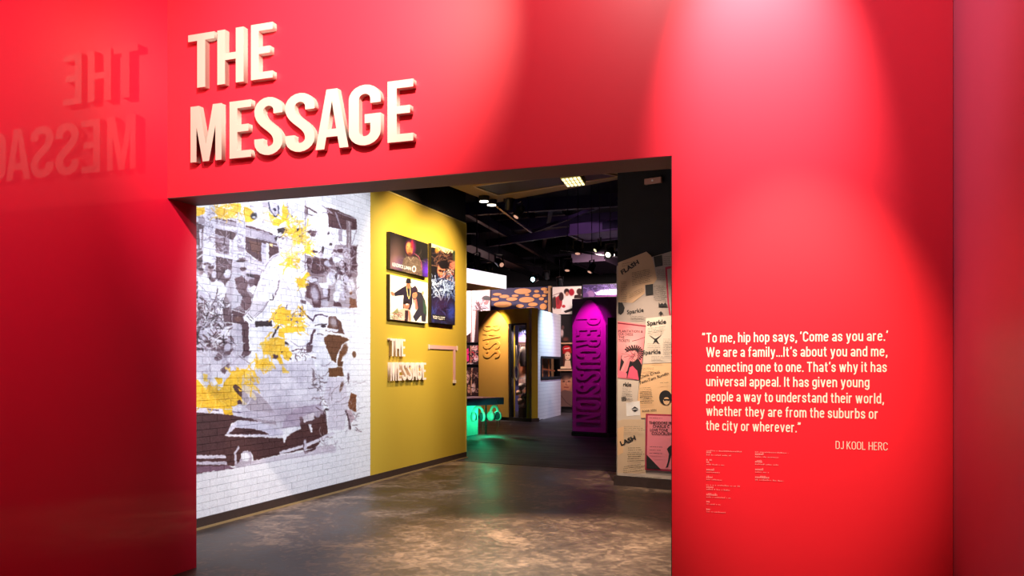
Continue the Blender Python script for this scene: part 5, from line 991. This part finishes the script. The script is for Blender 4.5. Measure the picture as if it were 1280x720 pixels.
# performers in white
c = Cv(686, 355, 732, 394, 8, (238, 222, 216)); c.tile(680, 340, 6.545)
c.ell(85, 250, 22, 50, (60, 36, 34)).poly([(95, 210), (150, 170), (160, 250), (130, 300), (100, 300)], (190, 50, 60)).ell(140, 200, 20, 34, (60, 30, 32)).poly([(150, 230), (190, 190), (240, 210), (240, 320), (140, 330)], (246, 238, 236)).ell(185, 160, 22, 24, (50, 28, 30)).ell(188, 178, 14, 18, (200, 130, 110)).ell(225, 165, 22, 28, (170, 30, 50)).ell(290, 160, 24, 26, (60, 36, 34)).poly([(250, 190), (300, 180), (310, 215), (245, 215)], (50, 30, 34)).line([(60, 195), (130, 170)], 5, (150, 110, 110)).poly([(160, 320), (230, 295), (240, 315), (175, 335)], (30, 20, 24)).ell(160, 280, 14, 12, (200, 50, 60)).ell(115, 240, 12, 30, (150, 40, 50))
c.warp(1.2, 5)
flat_thing('wall_photo', 'far bright photo of performers in white with a red cap, above the kiosks', 'photo', 690, 357.5, 727.5, 393.5, YB, c)
c = Cv(726, 350, 776, 374, 8, (60, 40, 90)); c.tile(680, 340, 6.545)
c.poly([(310, 110), (620, 90), (620, 130), (310, 150)], (44, 30, 70)).poly([(410, 165), (620, 130), (620, 185), (430, 190)], (196, 180, 230)).ell(540, 155, 90, 14, (235, 225, 250)).ell(380, 185, 34, 34, (120, 86, 130)).ell(340, 195, 24, 26, (80, 50, 100)).poly([(420, 195), (620, 192), (620, 210), (420, 212)], (120, 60, 120)).scribble(480, 120, 130, 20, 50, 6, [(90, 70, 130), (40, 26, 60), (120, 100, 160)], 71, .6)
flat_thing('wall_photo', 'far wide violet photo of a crowd before a bright stage', 'photo', 728, 354.5, 790, 371.5, YB - 1.0, c)
c = Cv(698, 392, 718, 430, 8, (26, 20, 22)); c.tile(660, 375, 4.364)
c.ell(185, 180, 9, 22, (220, 190, 190), .9, .4).ell(205, 215, 16, 12, (120, 60, 50), .8, .5).ell(190, 150, 8, 12, (90, 60, 60))
flat_thing('wall_photo', 'far nearly black photo above the red hat photo', 'photo', 700, 394.5, 716, 427, YB, c)
c = Cv(698, 428, 718, 464, 10, (34, 22, 24)); c.tile(660, 375, 4.364)
c.ell(212, 268, 24, 22, (196, 24, 34)).poly([(190, 280), (238, 276), (238, 290), (190, 294)], (160, 16, 26)).line([(200, 266), (225, 262)], 5, (245, 220, 215)).ell(216, 306, 17, 24, (240, 190, 160)).ell(209, 302, 3, 2, (50, 20, 20)).ell(223, 302, 3, 2, (50, 20, 20)).line([(210, 318), (220, 318)], 3, (190, 40, 50)).poly([(195, 300), (202, 300), (204, 370), (192, 370)], (90, 40, 30)).poly([(203, 330), (230, 330), (238, 380), (196, 380)], (232, 190, 160)).ell(190, 370, 18, 8, (246, 210, 170))
flat_thing('wall_photo', 'far photo of a person in a red hat, beside the white block wall', 'photo', 700, 430.5, 716, 461.5, YB, c)
c = Cv(698, 462, 718, 514, 10, (150, 96, 84)); c.tile(660, 375, 4.364)
c.poly([(180, 380), (240, 380), (240, 420), (180, 430)], (40, 24, 26)).ell(208, 450, 32, 48, (176, 110, 84), 1, .1).ell(204, 412, 34, 26, (34, 20, 22)).ell(196, 444, 12, 7, (90, 50, 44), .8).ell(222, 444, 12, 7, (90, 50, 44), .8).ell(212, 440, 22, 22, (226, 160, 130), .6, .6).ell(196, 444, 4, 3, (20, 10, 10)).ell(222, 444, 4, 3, (20, 10, 10)).line([(210, 446), (206, 462), (214, 464)], 3, (120, 70, 56)).line([(198, 476), (220, 476)], 5, (120, 50, 50)).poly([(178, 500), (200, 490), (220, 495), (240, 500), (240, 590), (178, 590)], (104, 74, 70)).line([(180, 520), (210, 560), (240, 580)], 4, (70, 46, 46))
flat_thing('wall_photo', 'far close photo of a smiling face beside the white block wall', 'photo', 700, 463.5, 716, 509, YB, c)
for y_, lab in ((429, 'thin lit ledge under the nearly black far photo'), (462.5, 'thin lit ledge under the red hat photo')):
    A, B = on_y(697, y_, YB - .05), on_y(717, y_, YB - .05); o = MB().box((A.x, A.y, A.z - .03), (B.x, B.y + .1, A.z + .02)).build('photo_ledge', 'shelf'); tag(o, lab, 'ledge')
# disc wall
A, B = on_y(606, 400, YB + .3), on_y(686, 400, YB + .3); zt = on_y(650, 359.5, YB + .3).z
root = empty('disc_wall', ((A.x + B.x) / 2, YB + .3, 0), 'navy panel wall patterned with glowing orange discs, behind the ochre kiosk', 'panel wall')
MB().box((A.x, YB + .3, 0), (B.x, YB + .5, zt)).build('backing', 'navy', root)
for zx, zy, rx, ry in [(530, 318, 76, 26), (655, 318, 22, 12), (722, 298, 28, 14), (570, 350, 20, 10), (655, 358, 34, 17), (723, 356, 20, 12), (565, 394, 68, 26), (698, 386, 22, 14), (738, 410, 14, 12), (622, 436, 42, 18), (432, 388, 50, 17), (462, 358, 30, 12), (365, 364, 45, 16), (350, 436, 82, 27), (505, 450, 34, 16), (715, 456, 50, 28), (740, 324, 22, 14), (280, 390, 36, 14), (600, 480, 50, 20), (300, 345, 40, 12)]:
    p = on_y(580 + zx / 7.2, 320 + zy / 7.2, YB + .3); kx = abs(on_y(651, 370, YB + .3).x - on_y(650, 370, YB + .3).x) / 7.2; kz = (YB) / F_PX / 7.2 * 1.05
    if p.x - rx * kx < A.x or p.x + rx * kx > B.x: rx *= .6
    MB().prism([(p.x + rx * kx * math.cos(t), YB + .3, p.z + ry * kz * math.sin(t)) for t in [2 * math.pi * i / 20 for i in range(20)]], (0, -.03, 0)).build('disc', 'orangelit', root)
A, B = on_y(686.2, 400, YB + .2), on_y(690, 400, YB + .2)
o = MB().box((A.x, YB + .1, 0), (B.x, YB + .4, zt)).build('wall_post', 'tanpost'); tag(o, 'tan upright post between the disc wall and the performers photo', 'post')
# far photo wall seen left of the BASS arch
c = Cv(575, 358, 616, 432, 8, (236, 214, 212)); c.tile(580, 370, 7.2)
c.poly([(-40, -100), (20, -100), (20, 420), (-40, 420)], (210, 170, 160)).poly([(20, -40), (60, -60), (66, 320), (20, 360)], (246, 234, 236)).line([(66, -70), (66, 440)], 6, (150, 90, 76)).ell(200, 22, 38, 26, (30, 20, 24)).ell(195, 45, 28, 36, (150, 110, 110)).ell(205, 22, 44, 14, (24, 16, 20)).poly([(150, 60), (180, 90), (230, 90), (240, 130), (140, 130), (110, 100)], (206, 190, 196)).ell(130, 90, 26, 40, (110, 70, 76)).scribble(150, 110, 50, 40, 30, 6, [(60, 40, 46), (230, 220, 226), (120, 90, 96)], 81, .7).poly([(105, 130), (150, 120), (150, 430), (90, 430), (100, 300)], (64, 36, 38)).poly([(20, 360), (60, 330), (60, 430), (20, 430)], (60, 34, 34)).line([(110, 130), (100, 300)], 6, (150, 90, 70))
c.warp(1.2, 5)
flat_thing('wall_photo', 'far tall photo of a person in a dark hat, beside the arch marked BASS', 'photo', 576, 361, 613, 428.5, 25.0, c)
c = Cv(575, 430, 600, 458, 8, (46, 26, 30)); c.tile(580, 370, 7.2)
c.poly([(15, 480), (40, 470), (46, 580), (15, 600)], (230, 40, 120)).line([(62, 420), (62, 640)], 9, (214, 150, 120)).ell(95, 470, 28, 26, (220, 170, 160)).ell(100, 560, 30, 34, (230, 200, 196)).scribble(100, 520, 28, 90, 30, 8, [(40, 22, 26), (200, 60, 70), (230, 210, 210)], 82, .8)
flat_thing('wall_photo', 'far small photo with a magenta figure, left of the arch marked BASS', 'photo', 576, 431, 600, 456, 25.0, c)
c = Cv(575, 456, 600, 502, 8, (52, 30, 30)); c.tile(575, 460, 7.2)
c.ell(66, 80, 18, 60, (230, 180, 160)).ell(80, 190, 14, 40, (214, 150, 120)).ell(120, 180, 18, 40, (226, 190, 180)).line([(106, 0), (100, 240)], 8, (220, 160, 120)).scribble(100, 100, 60, 110, 40, 8, [(24, 14, 16), (200, 150, 130), (90, 50, 46)], 83, .7)
flat_thing('wall_photo', 'far dim photo of figures just above the purple counter', 'photo', 576, 459, 600, 500, 25.0, c)
# display right of the percussion arch
YD = 21.0
c = Cv(758, 396, 792, 442, 8, (200, 150, 60)); c.tile(750, 395, 4.363)
c.poly([(50, 8), (96, 8), (96, 136), (50, 136)], (40, 60, 150)).poly([(50, 8), (62, 8), (62, 90), (50, 130)], (60, 90, 200)).ell(72, 50, 14, 30, (226, 190, 70)).ell(86, 80, 10, 44, (30, 26, 34)).ell(70, 30, 8, 8, (220, 160, 120)).poly([(50, 136), (96, 136), (96, 200), (50, 200)], (196, 160, 60)).poly([(80, 8), (96, 8), (96, 60)], (230, 200, 80))
for y in (146, 156, 166, 176, 186): c.line([(54, y), (94, y)], 3, (90, 66, 26))
root = flat_thing('wall_photo', 'blue and yellow poster on the terracotta wall', 'poster', 759, 397.5, 792, 441, YD - .1, c)
A, B = on_y(752, 545, YD), on_y(798, 545, YD)
S('wall_terracotta', MB().box((A.x, YD, 0), (B.x, YD + .15, on_y(765, 396.5, YD).z)), 'orangewall')
root = empty('display_bench', on_y(768, 540, YD - .4), 'dark red bench counter against the terracotta wall, right of the purple arch', 'counter')
zt = on_y(768, 491, YD - .4).z
MB().box((A.x, YD - .7, zt - .1), (B.x, YD - .005, zt)).build('bench_top', 'orangewall', root)
MB().box((A.x + .05, YD - .45, 0), (B.x, YD - .005, zt - .1)).build('bench_body', 'deskpurple', root)
p0, p1 = on_y(762, 491, YD - .5), on_y(771.5, 479, YD - .5)
root = empty('paper_stack', ((p0.x + p1.x) / 2, YD - .5, zt), 'white box of leaflets standing on the dark red bench', 'box')
MB().box((p0.x, YD - .55, zt), (p1.x + .08, YD - .35, p1.z - .03)).build('box_body', 'paper', root)
MB().box((p0.x + .015, YD - .53, p1.z - .03), (p1.x + .065, YD - .37, p1.z)).build('leaflets', 'faintpink', root)

# ================================================================== POSTER COLUMN
g0, g1 = on_z(772, 606, 0), on_z(839, 612, 0); dc = (g1 - g0).normalized(); nc = Vector((dc.y, -dc.x, 0))
if nc.y > 0: nc = -nc
def HC(px, py, off=.03): return hitp(px, py, g0 + nc * off, nc)
Wc = 1.9
root = empty('poster_column', g0 + dc * .9, 'column board papered with flyer collage inside the opening\u2019s right jamb', 'poster board')
zb = HC(772, 594).z; ztop = HC(790, 314).z
MB().prism([g0, g0 + dc * Wc, g0 + dc * Wc - nc * .8, g0 - nc * .8], (0, 0, 6.0)).build('wall_column', 'black', None, 'structure')
MB().prism([g0 + nc * .004, g0 + dc * Wc + nc * .004, g0 + dc * Wc + nc * .02, g0 + nc * .02], (0, 0, 1)).build('board', 'papergrey', root)
bpy.data.objects.remove(bpy.data.objects['board'])
MB().prism([g0 + nc * .004 + Vector((0, 0, zb)), g0 + dc * Wc + nc * .004 + Vector((0, 0, zb)), g0 + dc * Wc + nc * .028 + Vector((0, 0, zb)), g0 + nc * .028 + Vector((0, 0, zb))], (0, 0, HC(772, 332).z - zb)).build('board', 'papergrey', root)
MB().prism([g0 - dc * .03 + nc * .002, g0 + dc * Wc + nc * .002, g0 + dc * Wc + nc * .05, g0 - dc * .03 + nc * .05], (0, 0, zb - .004)).build('plinth', 'darkwood', root)
P1 = lambda x, y: (760 + x / 7.2, 300 + y / 7.2)
P2 = lambda x, y: (760 + x / 6.857, 395 + y / 6.857)
P3 = lambda x, y: (760 + x / 5.538, 490 + y / 5.538)
def sheet(name, pts, m, lay):
    lo = .030 + lay * .0015; pts = [HC(*p, lo) for p in pts]
    return MB().prism(pts, nc * .001).build(name, m, root)
sheet('sheet', [P1(405, 150), P1(575, 100), (870, 310), (870, 602), (772.2, 594), (772.2, 332)], 'papergrey', 0)
sheet('sheet', [P1(90, 205), P1(345, 105), P1(388, 142), P1(402, 175), P1(440, 350), P1(405, 400), P1(330, 405), P1(330, 480), P1(230, 560), P1(90, 640)], 'papertan', 2)
sheet('sheet', [P1(90, 560), P1(300, 570), P1(335, 720), P2(325, 75), P2(82, 45)], 'papergrey', 3)
for q in ([P1(410, 150), P1(485, 135), P1(492, 230), P1(425, 245)], [P1(335, 405), P1(405, 395), P1(408, 490), P1(340, 497)], [P2(470, 175), P2(505, 160), P2(520, 130), P2(542, 130), P2(542, 180), P2(520, 225), P2(475, 215)], [P2(112, 695), P2(150, 690), P2(158, 730), P2(115, 735)]):
    sheet('picture_block', q, 'ink', 5)
sheet('sheet', [P1(515, 245), P1(600, 225), P1(760, 225), P1(760, 720), P1(560, 740), P1(535, 560)], 'pinkdark', 3)
sheet('sheet', [P1(532, 262), P1(600, 250), P1(760, 245), P1(760, 700), P1(575, 720), P1(550, 560)], 'papergrey', 4)
sheet('sheet', [P2(325, 20), P2(545, -5), P2(740, -20), P2(740, 390), P2(300, 410), P2(322, 120)], 'paperlight', 6)
pk = [P2(82, 45), P2(325, 75), P2(275, 550), P2(83, 530)]
sheet('sheet', [P2(300, 410), P2(740, 380), (880, 520), P3(225, 180), P2(255, 720), P2(272, 560)], 'paperorange', 4)
sheet('sheet', [P2(82, 520), P2(270, 545), P2(252, 720), P3(220, 80), P3(230, 200), P3(66, 210)], 'paperlight', 5)
sheet('sheet', [P3(125, 75), P3(220, 62), P3(222, 160), P3(128, 168)], 'paper', 6)
sheet('sheet', [P3(66, 200), P3(110, 190), P3(255, 190), P3(262, 580), P3(66, 572)], 'papercream', 6)
sheet('sheet', [P3(66, 250), P3(110, 240), P3(105, 420), P3(66, 440)], 'paperorange', 7)
sheet('sheet', [P3(66, 560), P3(262, 566), (870, 598), (870, 602), (772.2, 594.2)], 'paperlight', 8)
sheet('sheet', [P3(262, 150), P3(600, 160), P3(600, 560), P3(255, 538)], 'pinkdark', 7)
sheet('sheet', [P3(275, 162), P3(600, 172), P3(600, 550), P3(268, 526)], 'pinksheet', 8)
sheet('sheet', [P3(270, 370), P3(400, 318), P3(600, 320), P3(600, 545), P3(268, 526)], 'pinksheet', 9)
sheet('picture_block', [P3(266, 432), P3(366, 536), P3(266, 530)], 'ink', 10)
sheet('picture_block', [P3(420, 380), P3(440, 365), P3(470, 420), P3(440, 430), P3(430, 470), P3(415, 520), P3(400, 525), P3(415, 480), P3(422, 430), P3(408, 395)], 'ink', 10)
# afro heads printed on the sheets
def disc_px(name, cx, cy, rx, ry, m, lay, fn):
    sheet(name, [fn(cx + rx * math.cos(t), cy + ry * math.sin(t)) for t in [2 * math.pi * i / 18 for i in range(18)]], m, lay)
disc_px('picture_block', 398, 38, 44, 50, 'ink', 8, P3); disc_px('picture_block', 405, 62, 22, 26, 'paperorange', 9, P3); sheet('picture_block', [P3(384, 48), P3(428, 48), P3(424, 62), P3(408, 58), P3(388, 62)], 'ink', 10)
sheet('picture_block', [P1(92, 560), P1(130, 565), P1(150, 610), P1(140, 650), P1(115, 675), P1(92, 660)], 'ink', 5)
sheet('picture_block', [P1(455, 600), P1(458, 560), P1(470, 580), P1(485, 565), P1(500, 580), P1(515, 560), P1(535, 590), P1(535, 600)], 'ink', 7)
sheet('picture_block', [P2(355, 165), P2(405, 195), P2(455, 165), P2(420, 205), P2(440, 240), P2(408, 220), P2(385, 240), P2(398, 205)], 'ink', 8)
sheet('picture_block', [P1(452, 665), P1(475, 640), P1(500, 665), P1(480, 660), P1(475, 690), P1(468, 662)], 'ink', 8)
sheet('picture_block', [P3(160, 120), P3(185, 100), P3(212, 118), P3(185, 112)], 'ink', 8); sheet('picture_block', [P3(165, 124), P3(188, 122), P3(210, 122), P3(188, 138)], 'ink', 8)
# pink poster: print of a seated person hiding the face
cp = Cv(770, 398, 812, 480, 10, (226, 120, 128)); cp.tile(760, 395, 6.857)
cp.ell(200, 240, 70, 90, (246, 196, 190), .8, .9).ell(270, 120, 60, 60, (236, 160, 160), .6, .9).ell(100, 240, 40, 70, (236, 160, 160), .7, .9).line([(82, 60), (325, 88)], 10, (120, 20, 40)).line([(200, 212), (330, 178)], 4, (70, 20, 30))
cp.poly([(110, 340), (160, 290), (200, 350), (260, 370), (290, 420), (276, 552), (90, 520)], (30, 18, 22))
rq = random.Random(9)
for i in range(15):
    a = -2.6 + i * .26; cp.line([(215, 320), (215 + 84 * math.cos(a), 320 + 70 * math.sin(a))], 13, (34, 18, 22)).line([(222, 318), (222 + 60 * math.cos(a + .12), 318 + 52 * math.sin(a + .12))], 5, (232, 130, 138))
cp.ell(210, 340, 38, 50, (240, 150, 150), 1, .1, .2).poly([(120, 320), (190, 290), (205, 320), (170, 360), (160, 430), (110, 510), (90, 500), (130, 390), (110, 360)], (240, 150, 154)).poly([(175, 330), (205, 310), (215, 345), (180, 380), (160, 470), (120, 520), (110, 500)], (236, 132, 140)).poly([(165, 530), (180, 440), (205, 425), (250, 470), (265, 548)], (246, 90, 120)).poly([(83, 460), (160, 490), (160, 530), (83, 520)], (240, 120, 140)).line([(150, 300), (195, 290)], 4, (120, 40, 50)).line([(185, 345), (212, 350)], 4, (60, 20, 26)).scribble(200, 330, 50, 40, 14, 4, [(120, 40, 50), (34, 18, 22)], 91, .7)
q = [HC(*pk[3], .0435), HC(*pk[2], .0435), HC(*pk[1], .0435), HC(*pk[0], .0435)]
quad('sheet', *q, print_mat('pink_poster_print', cp.flat(bil(*q), 260, 460), None, .6), root)
# wording
def ctext(s, a, b, hpx, lay=9, m='ink', bold=.01, nm='printed_words'):
    o = .030 + lay * .0015; A, B = HC(*a, o), HC(*b, o); xd = (B - A).normalized(); up = nc.cross(xd)
    D = -A.x * SA + A.y * CA
    text(s, nm, m, frame(A, xd, up), height=hpx * 1.22 / F_PX * D, width=(B - A).length, bold=bold, parent=root)
ctext('FLASH', P1(128, 312), P1(282, 210), 4.6, 4, bold=.04)
ctext('Sparkle', P1(172, 668), P1(322, 645), 4.2, 5, bold=.02); ctext('Sparkle', P2(335, 82), P2(500, 65), 4.6, 8, bold=.03); ctext('Sparkle', P2(298, 330), P2(452, 322), 4.2, 8, bold=.02); ctext('rkle', P2(130, 602), P2(200, 602), 4, 8, bold=.03)
ctext('Chris Crass', P2(275, 535), P2(445, 485), 3.0, 7, bold=.01); ctext('Tom-Tom Rundin', P2(270, 585), P2(522, 500), 3.0, 7, bold=.01)
ctext('LASH', P3(92, 372), P3(195, 328), 4.6, 9, bold=.04)
ctext('BOOK SEEN', P3(238, 140), P3(335, 132), 2.2, 7)
for s, y, xa_, xb_ in (('THEODORE JR', 222, 285, 440), ('CHARLIE C', 246, 310, 425), ('LOVE TONE', 272, 292, 415), ('COLDCRUSH', 296, 303, 440)): ctext(s, P3(xa_, y), P3(xb_, y + 3), 2.9, 10, bold=.02)
for s, y, xb_ in (('PLANTATION &', 140, 300), ('OUR CHEESE', 165, 215), ('THE', 190, 140), ('TICKETS', 220, 185)): ctext(s, P2(90, y), P2(xb_, y + 4), 2.6, 9, bold=.01)
def smallprint(x0, y0, x1, y1, rows_, fn, lay, slope=0, hp=.9, seed=1, m='ink'):
    rr = random.Random(seed); mb = MB(); o = .030 + lay * .004
    for i in range(rows_):
        yy = y0 + (y1 - y0) * i / max(1, rows_ - 1); x = x0 + rr.uniform(0, 6); xe = x1 - rr.uniform(0, (x1 - x0) * .25)
        while x < xe:
            wv = rr.uniform(3, 9); a, b = fn(x, yy + slope * (x - x0)), fn(x + wv, yy + slope * (x + wv - x0))
            A, B, C_, D_ = HC(*a, o), HC(*b, o), HC(b[0], b[1] - hp * rr.choice((.6, .8, 1)), o), HC(a[0], a[1] - hp * .8, o); mb.prism([A, B, C_, D_], nc * .001); x += wv + rr.choice((2, 2, 6))
    mb.build('small_print', m, root, 'stuff')
smallprint(215, 300, 405, 410, 8, P1, 4, -.22, .7, 1); smallprint(120, 240, 260, 220, 2, P1, 4, -.2, .6, 2); smallprint(190, 490, 320, 520, 3, P1, 4, -.45, .5, 3); smallprint(115, 380, 170, 560, 12, P1, 4, 0, .6, 4)
smallprint(440, 270, 530, 360, 8, P1, 2, 0, .5, 5); smallprint(410, 410, 530, 540, 12, P1, 2, .1, .5, 6); smallprint(500, 150, 570, 220, 5, P1, 2, 0, .5, 7); smallprint(200, 690, 360, 715, 3, P1, 5, 0, .5, 8)
smallprint(340, 110, 500, 150, 4, P2, 8, -.12, .6, 9); smallprint(335, 240, 450, 270, 3, P2, 8, 0, .5, 10); smallprint(370, 350, 480, 385, 4, P2, 8, 0, .5, 11); smallprint(470, 200, 540, 330, 10, P2, 8, 0, .5, 12)
smallprint(290, 450, 410, 462, 2, P2, 7, -.03, .5, 13); smallprint(270, 620, 380, 710, 7, P2, 7, -.05, .6, 14); smallprint(440, 575, 520, 580, 1, P2, 7, -.05, .6, 15); smallprint(120, 620, 200, 680, 5, P2, 8, 0, .5, 16)
smallprint(220, 10, 320, 80, 6, P3, 7, -.04, .6, 17); smallprint(110, 240, 250, 265, 3, P3, 9, 0, .4, 18); smallprint(135, 390, 250, 480, 7, P3, 9, -.03, .7, 19); smallprint(105, 520, 250, 560, 4, P3, 9, -.15, .6, 20); smallprint(285, 180, 400, 182, 1, P3, 10, .03, .6, 21); smallprint(285, 380, 380, 425, 3, P3, 10, .04, .7, 22); smallprint(120, 20, 180, 60, 4, P3, 8, 0, .6, 23); smallprint(140, 588, 430, 594, 1, P3, 10, .03, .6, 24)
# plate high on the black column
a_, b_ = HC(807, 231, .01), HC(828, 229, .01); zt = HC(817, 223, .01).z; zbb = HC(817, 230, .01).z
root = empty('wall_plate', (a_ + b_) / 2, 'small pinkish device plate high on the black column', 'wall plate')
MB().prism([Vector((a_.x, a_.y, zbb)), Vector((b_.x, b_.y, zbb)), Vector((b_.x, b_.y, zt)), Vector((a_.x, a_.y, zt))], nc * .04).build('plate_body', 'plate', root, bevel=.004)
m_ = (a_ + b_) / 2 + nc * .045; MB().tube([Vector((m_.x, m_.y, (zbb + zt) / 2)), Vector((m_.x, m_.y, (zbb + zt) / 2)) + nc * .008], .012, 10).build('indicator', 'paper', root)

# dim coloured light of the hall
spot('hall_light', (-6, 19, 5.6), (-6, 24, 0), 90, (.75, .4, 1), 120, 1, .2)
spot('hall_light', (-5.6, 23.6, 4.9), (-6.2, 26, 2.4), 950, (1, .78, .70), 120, 1, .1)
spot('hall_light', (-10.6, 22.6, 4.9), (-10.4, 25, 2.8), 1100, (1, .76, .74), 100, 1, .1)
spot('hall_light', (-3, 19.0, 4.8), (-3.4, 21, 2.0), 520, (1, .74, .55), 100, 1, .1)
spot('ceiling_bounce', (-4, 18.5, 2.9), (-3, 20, 6), 5, (.6, .25, 1), 140, 1, .1)  # added upward spots imitating purple light bounced onto the ceiling
spot('ceiling_bounce', (-6.5, 16, 3.4), (-6.5, 17, 6), 18, (.45, .25, 1), 150, 1, .1)
